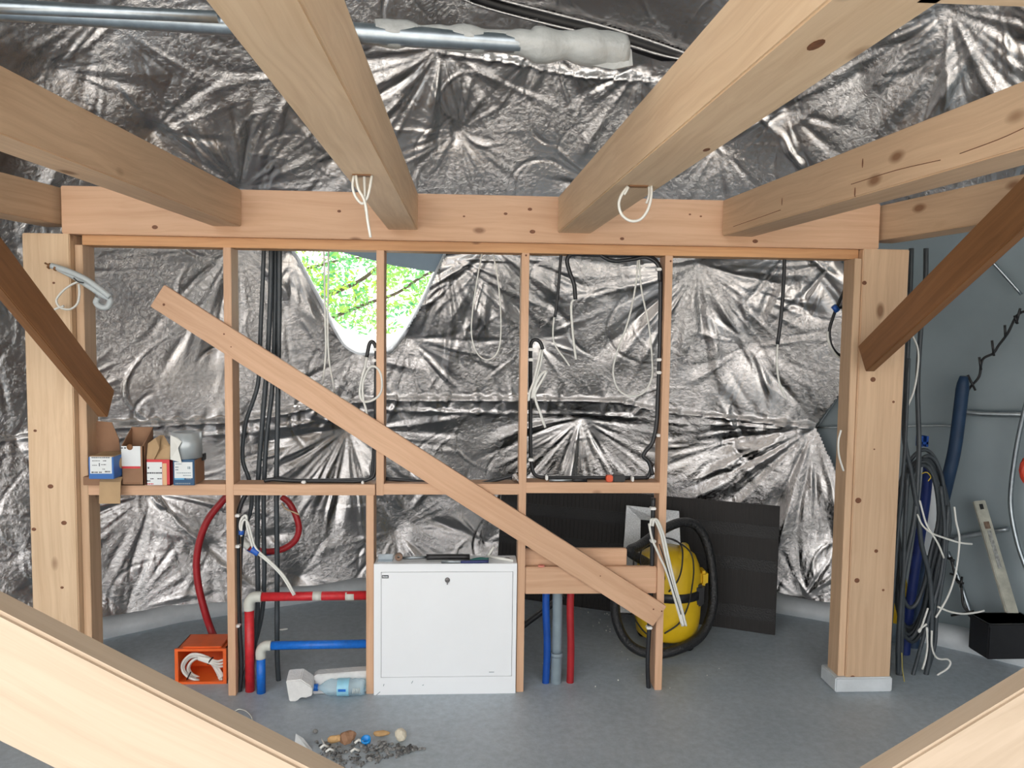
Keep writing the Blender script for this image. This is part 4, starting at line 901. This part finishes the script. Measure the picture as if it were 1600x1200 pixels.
for k in range(6):
    s = 1 - 0.06 * k; cx, cy = 318 + R.uniform(-2, 3), 1046 + R.uniform(-2, 2)
    base = [(349, 1062), (335, 1069), (312, 1066), (293, 1058), (285, 1046), (288, 1034), (300, 1024), (316, 1025), (334, 1034), (344, 1048)]
    part_tube('wire', [(cx + (x - 318) * s, cy + (y - 1046) * s, 0.155 + 0.010 * k) for x, y in base] + [(349 - k, 1056 + k, 0.16)], 0.0, 0.0065, MT['white_cable'], t)
for k in range(3): part_tube('wire', [(310, 1026 + 2 * k, 0.145), (328, 1030 + 3 * k, 0.14), (340, 1033 + 4 * k, 0.15), (349, 1031 + 5 * k, 0.16)], 0, 0.006, MT['white_cable'], t)
part_tube('tie', [(325, 1038, 0.15), (328, 1032, 0.13), (333, 1027, 0.15)], 0, 0.0035, MT['black'], t); part_tube('tie', [(292, 1062, 0.15), (295, 1056, 0.14), (298, 1050, 0.155)], 0, 0.0035, MT['black'], t)

sty = plain('styrofoam', (0.72, 0.72, 0.71), 0.7, var=0.06, scale=30, bump=0.4, bscale=70)
c = atz(466, 1097, 0.0); s_ = 3.6 / 1200
def fpoly(pts, c, py0): return [Vector((c.x + (x - 466) * s_, c.y, max(0.001, (py0 - y) * s_))) for x, y in pts]
pts = [(449, 1078), (447, 1064), (470, 1062), (487, 1074), (488, 1088), (478, 1092), (470, 1091), (463, 1098), (452, 1098)]
tag(MB().prism(fpoly(pts, c, 1098), (-0.004, 0.08, 0.022)).build('styrofoam_chunk', sty, None, 0.004), 'broken white styrofoam chunk on the floor left of the bottle', 'styrofoam')
c = atz(489, 1085, 0.0); mb = MB()
L_ = xs['S2b'] - c.x - 0.005
mb.prism([(c.x, c.y, 0.001), (c.x, c.y, 0.045), (c.x + 0.012, c.y, 0.062), (c.x - 0.002, c.y, 0.085), (c.x + 0.02, c.y, 0.098), (c.x + L_, c.y + 0.02, 0.105), (c.x + L_, c.y + 0.02, 0.001)], (0.0, 0.06, 0.0))
tag(mb.build('styrofoam_bar', sty, None, 0.003), 'long white styrofoam bar behind the bottle', 'styrofoam')

pet, nt, p = newmat('clear_plastic'); p.inputs['Base Color'].default_value = (0.75, 0.88, 0.95, 1); p.inputs['Roughness'].default_value = 0.12
nzt = N(nt, 'ShaderNodeTexNoise', Scale=60.0); bpt = N(nt, 'ShaderNodeBump', Strength=0.4, Distance=0.004); nt.links.new(nzt.outputs['Fac'], bpt.inputs['Height']); nt.links.new(bpt.outputs['Normal'], p.inputs['Normal'])
tpt = N(nt, 'ShaderNodeBsdfTransparent'); tpt.inputs['Color'].default_value = (0.80, 0.93, 0.99, 1); mxt = N(nt, 'ShaderNodeMixShader'); mxt.inputs[0].default_value = 0.68
nt.links.new(p.outputs[0], mxt.inputs[1]); nt.links.new(tpt.outputs[0], mxt.inputs[2]); nt.links.new(mxt.outputs[0], nt.nodes['Material Output'].inputs['Surface'])
xe = xs['S2b'] - SWt / 2 - 0.003; yb_ = -0.01; rb = 0.040; xc = at(487, 1098, yb_).x; Lb = xe - xc
bt = empty('water_bottle', (xc + Lb / 2, yb_, 0), 'clear plastic water bottle with blue cap and label lying by the cabinet', 'bottle')
Mb = Matrix.Translation((xc, yb_, rb + 0.001)) @ Matrix.Rotation(math.pi / 2, 4, 'Y')
f = lambda t_: t_ * Lb
MB().lathe([(0.010, f(0.10)), (0.013, f(0.17)), (0.030, f(0.26)), (rb, f(0.36)), (rb - 0.004, f(0.44)), (rb, f(0.48)), (rb, f(0.72)), (rb - 0.004, f(0.76)), (rb, f(0.80)), (rb - 0.003, f(0.88)), (rb, f(0.92)), (rb * 0.9, f(0.99)), (0.0, f(0.97))], Mb, 28).build('bottle_body', pet, bt)
MB().lathe([(0.0, 0.0), (0.0165, 0.0), (0.0165, f(0.12)), (0.0, f(0.12))], Mb, 18).build('cap', MT['blue_pipe'], bt)
MB().lathe([(rb + 0.001, f(0.49)), (rb + 0.001, f(0.71))], Mb, 28).build('label', plain('light_blue_label', (0.30, 0.62, 0.78), 0.4), bt)
mb = MB(); mb.box((xc + f(0.52), yb_ - rb - 0.003, rb - 0.002), (xc + f(0.66), yb_ - rb + 0.001, rb + 0.009)); mb.build('label_stripe', MT['blue_pipe'], bt)
mb = MB()
for k in range(5): mb.tube([(xc + f(0.79 + 0.03 * k), yb_ - rb - 0.001, rb - 0.012), (xc + f(0.80 + 0.03 * k), yb_ - rb - 0.001, rb + 0.012)], 0.0018, 5, 1)
tag(mb.build('embossing', MT['white_cable'], bt), kind='stuff')

# sweepings in front of the cabinet
R = random.Random(21); mb = MB(); mb2 = MB()
gravel = plain('gravel_grey', (0.22, 0.22, 0.215), 0.8, var=0.5, scale=30)
for k in range(330):
    u = R.random(); px = 500 + 150 * u + R.gauss(0, 6); lo = 1158 + 20 * max(0, (u - 0.5)); hi = 1203 - 45 * max(0, u - 0.35)
    py = R.uniform(min(lo, hi - 4), hi); c = atz(px, py, 0.0); r = R.uniform(0.003, 0.010)
    (mb if k % 3 else mb2).blob((c.x, c.y, r * 0.6), (r, r * R.uniform(.6, 1.2), r * 0.7), k, 1, 0.45)
tag(mb.build('gravel', gravel), 'heap of fine grey sweepings on the floor before the cabinet', 'gravel', kind='stuff')
tag(mb2.build('gravel', plain('gravel_dark', (0.10, 0.10, 0.10), 0.8, var=0.4)), 'darker grit mixed through the swept heap', 'gravel', kind='stuff')
def scrap(name, px, py, r, mat, label, cat, seed, rough=0.45, flat=0.7, sub=2):
    c = atz(px, py, 0.0); r = r if hasattr(r, '__len__') else (r, r * 0.8, r * flat)
    return tag(MB().blob((c.x, c.y, r[2] * 1.05), r, seed, sub, rough).build(name, mat), label, cat)
scrap('foam_lump', 626, 1158, (0.027, 0.024, 0.026), plain('cream_foam', (0.72, 0.66, 0.53), 0.8, bump=0.5), 'round cream foam lump at the right end of the swept heap', 'foam', 2, 0.2)
tan_ = plain('tan_chip', (0.55, 0.34, 0.15), 0.7, var=0.2)
scrap('wood_chip', 596, 1151, (0.038, 0.014, 0.012), tan_, 'long tan wood chip left of the cream foam lump', 'wood chip', 5, 0.3)
scrap('wood_chip', 524, 1162, (0.030, 0.014, 0.020), tan_, 'pale tan wood chip beside the crumpled brown scrap', 'wood chip', 6, 0.4)
scrap('brown_scrap', 545, 1163, (0.034, 0.022, 0.030), card, 'crumpled brown card scrap in the middle of the heap', 'scrap', 8, 0.5)
scrap('grey_pebble', 492, 1146, (0.012, 0.010, 0.009), gravel, 'single grey pebble lying behind the swept heap', 'pebble', 3, 0.2)
c = atz(572, 1161, 0.0); mb = MB(); mb.lathe([(0.012, 0.0), (0.020, 0.002), (0.021, 0.018), (0.017, 0.020), (0.015, 0.006), (0.0, 0.005)], Matrix.Translation((c.x, c.y, 0.006)) @ Matrix.Rotation(0.45, 4, 'X'), 20)
tag(mb.build('bottle_cap', plain('cap_blue', (0.01, 0.27, 0.70), 0.35)), 'bright blue bottle cap on the swept heap', 'cap')
c0 = [atz(461, 1170, 0), atz(468, 1150, 0), atz(478, 1158, 0), atz(490, 1168, 0), atz(486, 1176, 0), atz(470, 1178, 0)]
mb = MB(); hz = [0.004, 0.05, 0.04, 0.004, 0.004, 0.004]; pts = [Vector((c0[5].x + (q.x - c0[5].x), c0[5].y + (q.y - c0[5].y) * 0.5, h)) for q, h in zip(c0, hz)]
mb.add(pts + [pts[0] + Vector((0.03, 0.015, 0.03))], [(0, 1, 6), (1, 2, 6), (2, 3, 6), (3, 4, 6), (4, 5, 6), (5, 0, 6)])
o = mb.build('plastic_scrap', plain('milky_film', (0.55, 0.57, 0.58), 0.4)); md = o.modifiers.new('thick', 'SOLIDIFY'); md.thickness = 0.002
tag(o, 'milky crumpled plastic scrap at the left end of the heap', 'scrap')
for k, (px, py) in enumerate(((506, 1166), (515, 1172), (560, 1158), (554, 1172))):
    tag(MB().tube([atz(px - 6, py + 3, 0.012), atz(px, py - 2, 0.022), atz(px + 7, py + 1, 0.010)], 0.006, 5, 1).build('white_offcut', MT['white_cable']), ('small white offcut at the left end of the swept heap', 'small white offcut just left of the tan chip in the heap', 'small white offcut beside the blue bottle cap', 'small white offcut below the crumpled brown scrap')[k], 'offcut', 'white offcuts in the heap')
tag(MB().tube([atz(502, 1154, 0.004), atz(506, 1162, 0.012), atz(505, 1168, 0.006)], 0.003, 6, 3).build('wire_offcut', MT['white_cable']), 'thin bent white wire offcut behind the heap', 'offcut')
mb = MB()
for k in range(90):
    px = 940 + R.gauss(0, 26); py = 950 + R.gauss(0, 26)
    if k > 70: px, py = R.uniform(840, 1180), R.uniform(940, 1080)
    if py < 934: continue
    c = atz(px, py, 0.0); r = R.uniform(0.002, 0.0045); mb.blob((c.x, c.y, r), r, k, 0, 0.1)
tag(mb.build('foam_crumbs', MT['white_cable']), 'scattered white foam crumbs on the floor near the vacuum cleaner', 'crumbs', kind='stuff')
tag(MB().tube([atz(366, 1112, 0.006), atz(374, 1108, 0.012), atz(386, 1112, 0.012), atz(394, 1122, 0.008), atz(392, 1130, 0.006), atz(386, 1134, 0.005)], 0.0028, 6, 5).build('plastic_strap', MT['fitting']), 'thin clear strap loop on the floor before the red pipe', 'strap')
scrap('white_scrap', 443, 985, (0.022, 0.010, 0.006), MT['white_cable'], 'flat white scrap on the dusty floor behind the red pipe', 'scrap', 12, 0.3)
# pale hem of foil hanging over the floor behind the red pipe
hp = [(432, 948), (455, 944), (490, 939), (530, 938), (572, 932)]; hq = [(440, 956), (470, 962), (505, 967), (540, 967), (574, 962)]
mb = MB(); vs = [at(x, y, 1.30) for x, y in hp] + [at(x, y, 1.20) for x, y in hq]; mb.add(vs, [(i, i + 1, i + 6, i + 5) for i in range(4)], True)
o = mb.build('membrane_hem', MT['white_strip']); md = o.modifiers.new('thick', 'SOLIDIFY'); md.thickness = 0.006
tag(o, 'loose white hem of membrane sagging behind the red pipe', 'membrane')

# ------------------------------------------------------------------ overhead: galvanised pipes with plastic wrap
zq = zt + 0.024
def hz(px, Y, z): q = at(px, 40, Y); return Vector((q.x, Y, z))
t = empty('steel_pipe', hz(300, -1.9, zq), 'galvanised steel pipe resting on the joists, its right end wrapped in plastic', 'pipe')
e0, e1 = hz(-160, -1.92, zq + 0.012), at(960, 78, -1.72)
MB().tube([e0, hz(480, -1.88, zq), e1], 0.0225, 14, 6).build('pipe', MT['steel'], t)
film = plain('milky_wrap', (0.36, 0.37, 0.36), 0.35, var=0.12, scale=10, bump=0.7, bscale=26)
w0 = at(585, 50, -1.85); R = random.Random(9); mb = MB()
wp = [w0.lerp(e1, k / 24) + Vector((0, 0, R.uniform(-.003, .003))) for k in range(26)]
mb.tube(wp, lambda u: 0.027 + 0.010 * max(0, u - 0.35) * (1 + 0.5 * math.sin(40 * u)) + 0.004 * math.sin(23 * u) + 0.008 * (u > 0.6), 14, 2); mb.build('plastic_wrap', film, t)
mb = MB(); e = wp[-1]
mb.add([e + Vector(q) for q in ((-0.16, -0.02, 0.035), (-0.02, -0.03, 0.03), (0.015, -0.025, -0.005), (0.02, -0.02, -0.04), (-0.03, -0.03, -0.055), (-0.10, -0.02, -0.04))], [(0, 1, 2, 5), (2, 3, 4, 5)])
o = mb.build('loose_wrap', film, t); md = o.modifiers.new('thick', 'SOLIDIFY'); md.thickness = 0.003
t = cable_thing('steel_conduit', 'thinner steel tube lying beside the galvanised pipe at upper left', hz(150, -1.98, zt + 0.014), 'pipe')
MB().tube([hz(-200, -1.97, zt + 0.016), hz(342, -1.96, zt + 0.014)], 0.0125, 10, 1).build('tube', MT['steel'], t)

# ------------------------------------------------------------------ the vent: flap, edge and the tree outside
mb = MB(); q = [atdome(x, y, DR + 0.07) for x, y in ((470, 352), (512, 388), (560, 400), (616, 415), (687, 426), (716, 370), (712, 345))]
mb.add(q, [tuple(range(7))]); o = mb.build('vent_flap', translucent('blue_grey_flap', (0.34, 0.42, 0.49), 0.25)); md = o.modifiers.new('thick', 'SOLIDIFY'); md.thickness = 0.004
tag(o, 'blue-grey fabric flap rolled across the top of the open vent', 'flap')
tag(MB().tube([atdome(x, y, DR + 0.05) for x, y in ((450, 387), (520, 389), (600, 393), (706, 394))], 0.006, 6, 3).build('trim_2', MT['white_strip']), 'white cord edge across the vent', kind='structure')
mb = MB(); q = [atdome(x, y, DR + 0.16) for x, y in ((508, 486), (536, 512), (560, 522), (590, 525), (618, 520), (648, 500), (660, 500), (640, 570), (590, 580), (530, 570))]
mb.add(q, [tuple(range(10))]); tag(mb.build('window_2', MT['rim']), 'white outer sill of the open vent', kind='structure')
tr_ = empty('tree', (-4.2, 5.2, -0.12), 'leafy green tree outside, seen through the open vent', 'tree')
bark = plain('bark', (0.10, 0.075, 0.06), 0.9, var=0.3)
MB().tube([(-4.2, 5.2, -0.12), (-4.15, 5.15, 1.2), (-4.0, 5.1, 2.6), (-3.8, 5.0, 4.2)], lambda u: 0.14 * (1 - 0.6 * u), 10, 5).build('trunk', bark, tr_)
for pts, r in (([(330, 520, 5.0), (430, 490, 4.6), (505, 464, 4.4), (560, 440, 4.3), (600, 412, 4.2), (680, 372, 4.0)], 0.026), ([(400, 560, 4.8), (500, 505, 4.3), (532, 491, 4.2), (575, 474, 4.2), (620, 458, 4.1), (660, 432, 4.0), (730, 398, 4.0)], 0.02), ([(520, 458, 4.4), (548, 440, 4.6), (556, 470, 4.5), (552, 505, 4.4)], 0.009), ([(480, 420, 4.5), (540, 405, 4.5), (610, 400, 4.5)], 0.014)):
    MB().tube([at(*q) for q in pts], lambda u: r * (1.1 - 0.5 * u), 7, 4).build('branch', bark, tr_)
nl = 7500; R = random.Random(33); vs, fs = [], []
while len(fs) < nl:
    px, py = R.uniform(380, 780), R.uniform(330, 545)
    dens = 0.6 + 0.5 * math.sin(px * 0.055 + 1.3 * math.sin(py * 0.04)) * math.sin(py * 0.062 + px * 0.021 + 1)
    if R.random() > dens * (1.0 if py < 480 else max(0.15, 1 - (py - 480) / 60)): continue
    c = at(px, py, R.uniform(3.5, 5.2)); d = Vector((R.gauss(0, 1), R.gauss(0, 1), R.gauss(-0.4, 0.7))).normalized(); s1 = d.orthogonal().normalized(); s1 = Matrix.Rotation(R.uniform(0, 6.28), 3, d) @ s1
    l, w = R.uniform(0.05, 0.11), R.uniform(0.010, 0.017); o_ = len(vs)
    vs += [c, c + d * l * 0.5 + s1 * w, c + d * l, c + d * l * 0.5 - s1 * w]; fs.append((o_, o_ + 1, o_ + 2, o_ + 3))
lf, nt, p = newmat('leaf_green'); L = nt.links.new; gi = N(nt, 'ShaderNodeTexCoord'); gn = N(nt, 'ShaderNodeTexNoise', Scale=2.0); L(gi.outputs['Object'], gn.inputs['Vector'])
gr = N(nt, 'ShaderNodeValToRGB'); gr.color_ramp.elements[0].position = .4; gr.color_ramp.elements[1].position = .62; gr.color_ramp.elements[0].color = (0.10, 0.36, 0.16, 1); gr.color_ramp.elements[1].color = (0.34, 0.52, 0.07, 1); L(gn.outputs['Fac'], gr.inputs['Fac']); L(gr.outputs['Color'], p.inputs['Base Color'])
tl_ = N(nt, 'ShaderNodeBsdfTranslucent'); L(gr.outputs['Color'], tl_.inputs['Color']); mxs = N(nt, 'ShaderNodeMixShader'); mxs.inputs[0].default_value = 0.5; L(p.outputs[0], mxs.inputs[1]); L(tl_.outputs[0], mxs.inputs[2]); L(mxs.outputs[0], nt.nodes['Material Output'].inputs['Surface'])
me = bpy.data.meshes.new('leaves'); me.from_pydata([tuple(v) for v in vs], [], fs); me.update(); tag(link('leaves', me, lf, tr_), kind='stuff')

# ------------------------------------------------------------------ right side: bare membrane, frame tubes, cables
def dtube(name, label, pts, R, r, mat, cat, parent=None, group=None, seg=8):
    o = MB().tube([atdome(q[0], q[1], q[2] if len(q) > 2 else R) for q in pts], r, seg, 5).build(name, mat, parent); return tag(o, label, cat, group)
FT = 'steel tubes of the dome frame'
RM = DR + 0.11
dtube('frame_tube', 'slim steel frame tube slanting down from the ring beam at upper right', [(1530, 388), (1562, 422), (1596, 460)], RM, 0.008, MT['steel'], 'tube', group=FT)
dtube('frame_tube', 'level steel frame tube right of the dark blue insulated pipe', [(1500, 642), (1530, 646), (1612, 648)], RM, 0.018, MT['steel'], 'tube', group=FT)
dtube('frame_tube', 'thin bright level rod passing behind the right post', [(1276, 668), (1380, 667), (1482, 665), (1492, 672)], RM, 0.006, MT['steel'], 'tube', group=FT)
dtube('frame_tube', 'curved steel frame tube at the right edge bending outward midway', [(1606, 620), (1590, 690), (1580, 760), (1580, 800), (1590, 850), (1604, 890)], RM - 0.05, 0.013, MT['steel'], 'tube', group=FT)
dtube('frame_tube', 'low level steel tube behind the spirit level', [(1484, 842), (1530, 834), (1576, 826)], RM, 0.014, MT['steel'], 'tube', group=FT)
dtube('frame_tube', 'steel tube slanting down to the white foot strip beside the black box', [(1480, 862), (1496, 900), (1520, 970), (1540, 1022)], RM - 0.04, 0.014, MT['steel'], 'tube', group=FT)
dtube('frame_tube', 'dark seam strap slanting from the foil hub behind the right post', [(1345, 575), (1310, 620), (1276, 668)], RM, 0.006, MT['steel'], 'tube', group=FT)
lc = empty('lacing_cord', atdome(1560, 540), 'black zigzag lacing cord along the grey membrane at upper right', 'cord')
def lac(pts, ticks):
    dtube('cord', None, pts, DR + 0.02, 0.007, MT['black'], None, lc)
    for a, b in ticks: dtube('tie_end', None, [a, b], DR + 0.01, 0.0065, MT['black'], None, lc)
lac([(1612, 484), (1590, 492), (1575, 520), (1560, 540), (1552, 552), (1535, 562), (1530, 588), (1516, 605), (1506, 622)], [((1588, 505), (1594, 482)), ((1585, 493), (1590, 506)), ((1570, 508), (1571, 527)), ((1550, 532), (1553, 556)), ((1530, 558), (1533, 578)), ((1512, 586), (1524, 610))])
lc = empty('lacing_cord', atdome(1510, 930), 'black lacing cord with short ties along the low slanting tube', 'cord')
lac([(1486, 870), (1494, 905), (1502, 915), (1505, 945), (1515, 960), (1528, 990)], [((1480, 872), (1492, 876)), ((1484, 896), (1496, 900)), ((1494, 906), (1506, 912)), ((1503, 901), (1501, 918)), ((1486, 962), (1522, 955))])
# dark blue insulated pipe and royal blue hose
tag(MB().tube([atdome(1506, 588, DR - 0.05), atdome(1500, 640, DR - 0.06), atdome(1492, 700, DR - 0.08), atdome(1482, 745, DR - 0.12), at(1466, 810, 0.66), at(1446, 880, 0.60), at(1432, 960, 0.53), at(1424, 1030, 0.48), at(1420, 1066, 0.45)], lambda u: 0.034 * (0.6 if u < 0.004 else 0.88 if u < 0.03 else 1), 12, 5).build('insulated_pipe', plain('navy_foam', (0.010, 0.035, 0.085), 0.6, var=0.15)), 'thick dark blue foam-sleeved pipe curving down behind the cable coil', 'pipe')
tag(MB().tube([at(1451, 724, 0.46), at(1446, 780, 0.46), at(1436, 850, 0.45), at(1424, 930, 0.42), at(1415, 1010, 0.40), at(1412, 1056, 0.385)], 0.026, 12, 5).build('bent_hose', plain('royal_hose', (0.008, 0.03, 0.20), 0.5)), 'royal blue hose inside the loop of the dark cable coil', 'hose')
# white folded sheet
mb = MB(); q = [(1434, 726, 0.56), (1462, 730, 0.56), (1470, 800, 0.55), (1468, 862, 0.54), (1446, 868, 0.53), (1434, 800, 0.55)]; mb.add([at(*p_) for p_ in q], [(0, 1, 2, 5), (2, 3, 4, 5)])
o = mb.build('white_sheet', MT['white_paint']); md = o.modifiers.new('thick', 'SOLIDIFY'); md.thickness = 0.004; tag(o, 'white sheet hanging behind the dark cable coil', 'sheet')
tag(MB().tube([at(1466, 830, 0.45), at(1462, 860, 0.44), at(1452, 905, 0.42)], 0.011, 8, 3, flat=0.4).build('white_strip', MT['white_cable']), 'flat pale strip hanging through the cable coil', 'strip')
mb = MB(); c = at(1445, 690, 0.5); mb.box((c.x - 0.022, c.y, c.z - 0.03), (c.x - 0.010, c.y + 0.05, c.z + 0.03)); mb.box((c.x + 0.010, c.y, c.z - 0.03), (c.x + 0.022, c.y + 0.05, c.z + 0.03)); mb.box((c.x - 0.022, c.y, c.z - 0.016), (c.x + 0.022, c.y + 0.05, c.z - 0.002))
tag(mb.build('pipe_clip', MT['blue_hose']), 'small blue H-shaped clip above the dark cable coil', 'clip')
# upright cables beside the right post
def upc(label, pts, r=0.011, m='grey_pipe'): return cable('conduit', label, pts, 0.14, r, MT[m], 'conduit')
upc('dark conduit falling close along the right post, first of the bundle', [(1447, 388, 0.2), (1446, 440, 0.2), (1440, 500, 0.2), (1434, 600, 0.2), (1436, 700, 0.18), (1430, 800), (1412, 900), (1404, 1000), (1404, 1086)], 0.0125)
upc('dark conduit bowing out from behind the brace to the floor', [(1424, 388, 0.2), (1422, 460, 0.2), (1416, 600, 0.18), (1413, 680), (1424, 740), (1434, 800), (1440, 850), (1452, 900), (1456, 960), (1452, 1030), (1440, 1078)], 0.0125)
upc('conduit hugging the back edge of the right post', [(1420, 560, 0.12), (1414, 700, 0.12), (1404, 820, 0.12), (1394, 950, 0.12), (1389, 1040, 0.12), (1389, 1090, 0.1)], 0.009)
upc('conduit second from the right post in the floor bundle', [(1418, 740), (1413, 850), (1410, 960), (1408, 1040), (1404, 1092, 0.1)], 0.011)
upc('conduit slanting left through the middle of the floor bundle', [(1470, 760), (1476, 830), (1470, 900), (1450, 970), (1428, 1050), (1416, 1094, 0.1)], 0.010)
upc('conduit slanting from the coil right side down to the floor', [(1482, 790), (1476, 880), (1464, 960), (1460, 1010), (1444, 1060), (1424, 1092, 0.1)], 0.010)
t = empty('cable_coil', at(1440, 850, 0.25), 'long dark cable coil hanging beside the right post', 'cable')
R = random.Random(2)
for k in range(7):
    w = 30 + 3.0 * k + R.uniform(-3, 3); top = 702 + R.uniform(0, 26); bot = 975 + R.uniform(-30, 50); cx = 1446 + R.uniform(-5, 4); Yk = 0.22 + 0.022 * k
    pts = []
    for j in range(14):
        a = 2 * math.pi * j / 14; yy = (top + bot) / 2 - (bot - top) / 2 * math.cos(a); sh = -0.085 * (yy - top)
        pts.append(at(cx + sh + w * math.sin(a) * (1 if yy < 860 else 0.75), yy, Yk))
    MB().tube(pts, 0.0105, 7, 4, closed=True).build('loop', MT['grey_pipe'], t)
part_tube('string', [(1440, 740, 0.2), (1448, 738, 0.19), (1454, 745, 0.2), (1450, 752, 0.2)], 0, 0.003, plain('yellow_string', (0.5, 0.36, 0.04), 0.6), t)
WC = 'white cable tails right of the post'
for lb, pts in (('white cable tail slanting from the coil to the lower right', [(1437, 782), (1446, 815), (1455, 832), (1466, 850), (1475, 872)]), ('white cable tail sweeping right in a shallow curve above the level', [(1433, 803), (1441, 820), (1456, 833), (1480, 842), (1500, 848), (1519, 850)]),
                ('white cable tail dropping from the end of a coil conduit', [(1491, 792), (1494, 815), (1499, 840), (1497, 870), (1492, 900), (1482, 930), (1470, 952), (1462, 965)]), ('white cable tail arcing over the foot of the grey membrane', [(1465, 948), (1485, 956), (1505, 959), (1525, 957), (1538, 954)]),
                ('white cable tail hanging straight beside the black gap', [(1448, 980), (1449, 1010), (1446, 1030), (1441, 1046)]), ('white cable tail curling out over the floor by the bundle', [(1456, 985), (1456, 1010), (1462, 1026), (1470, 1030), (1480, 1030), (1485, 1036), (1480, 1045), (1466, 1054), (1454, 1064)]),
                ('white cable tail kinked near the middle of the coil', [(1450, 950), (1438, 985), (1436, 984), (1448, 975)]), ('white cable strand showing beside the post under the brace', [(1424, 520), (1434, 545), (1434, 575), (1428, 610), (1418, 635)])):
    cable('white_cable', lb, pts, 0.13, 0.0052, MT['white_cable'], group=None)
cable('wire', 'thin yellow wire at the foot of the cable bundle', [(1409, 1020), (1410, 1045), (1413, 1065), (1414, 1080)], 0.06, 0.0025, plain('yellow_wire', (0.45, 0.38, 0.10), 0.5), 'wire')
# yellow bottle peeking out between post and cables
c = atz(1400, 1000, 0.0); t = empty('yellow_bottle', c, 'slim yellow canister showing between the right post and the cables', 'canister')
MB().lathe([(0.0, 0.0), (0.045, 0.0), (0.045, 0.10), (0.043, 0.11)], Matrix.Translation(c), 20).build('base', MT['grey_pvc'], t)
MB().lathe([(0.043, 0.11), (0.045, 0.12), (0.045, 0.34), (0.03, 0.40), (0.012, 0.42), (0.0, 0.42)], Matrix.Translation(c), 20).build('body', yel, t)
# spirit level
lv = plain('dirty_cream', (0.42, 0.42, 0.36), 0.55, var=0.25, scale=14)
a, b = atdome(1531, 782, DR + 0.03), atdome(1597, 1006, DR - 0.03)
t = empty('spirit_level', b, 'dirty cream spirit level leaning against the grey membrane', 'spirit level')
x = (b - a).normalized(); y = Vector((0, 1, 0)); y = (y - x * y.dot(x)).normalized(); z = x.cross(y); Mx = Matrix((x, y, z)).transposed().to_4x4(); Mx.translation = a
Ln = (b - a).length
MB().box((0, 0, -0.034), (Ln, 0.022, 0.034)).build('body', lv, t, 0.004, Mx)
MB().box((0.02, -0.002, -0.012), (0.05, 0.0, 0.010)).build('hand_slot', MT['black'], t, 0.001, Mx); MB().box((0.12, -0.002, -0.016), (0.16, 0.0, 0.016)).build('vial_window', rust, t, 0.001, Mx)
MB().box((0.17, -0.003, -0.010), (0.38, 0.0, 0.012)).build('label', plain('grey_print', (0.30, 0.31, 0.30), 0.5, var=0.5, scale=60), t, 0.001, Mx)
# black box on the foot strip
c = at(1578, 1028, 0.40); mb = MB()
t = empty('black_crate', c, 'black plastic crate standing on the white foot strip at the right edge', 'crate')
YK = atdome(1546, 1030, DR - 0.26).y
a_, b_ = at(1546, 975, YK), at(1625, 1030, YK)
MB().box((a_.x, YK, b_.z), (b_.x, YK + 0.16, a_.z)).build('body', MT['black'], t, 0.006)
MB().box((a_.x - 0.008, YK - 0.008, a_.z - 0.02), (b_.x + 0.008, YK + 0.168, a_.z)).build('rim', MT['black'], t, 0.004)
mb = MB(); mb.blob(atdome(1604, 735, DR - 0.25), (0.035, 0.03, 0.07), 4, 2, 0.1); tag(mb.build('red_reel', plain('red_orange', (0.60, 0.06, 0.03), 0.4)), 'red item at the right edge beside the curved tube', 'reel')
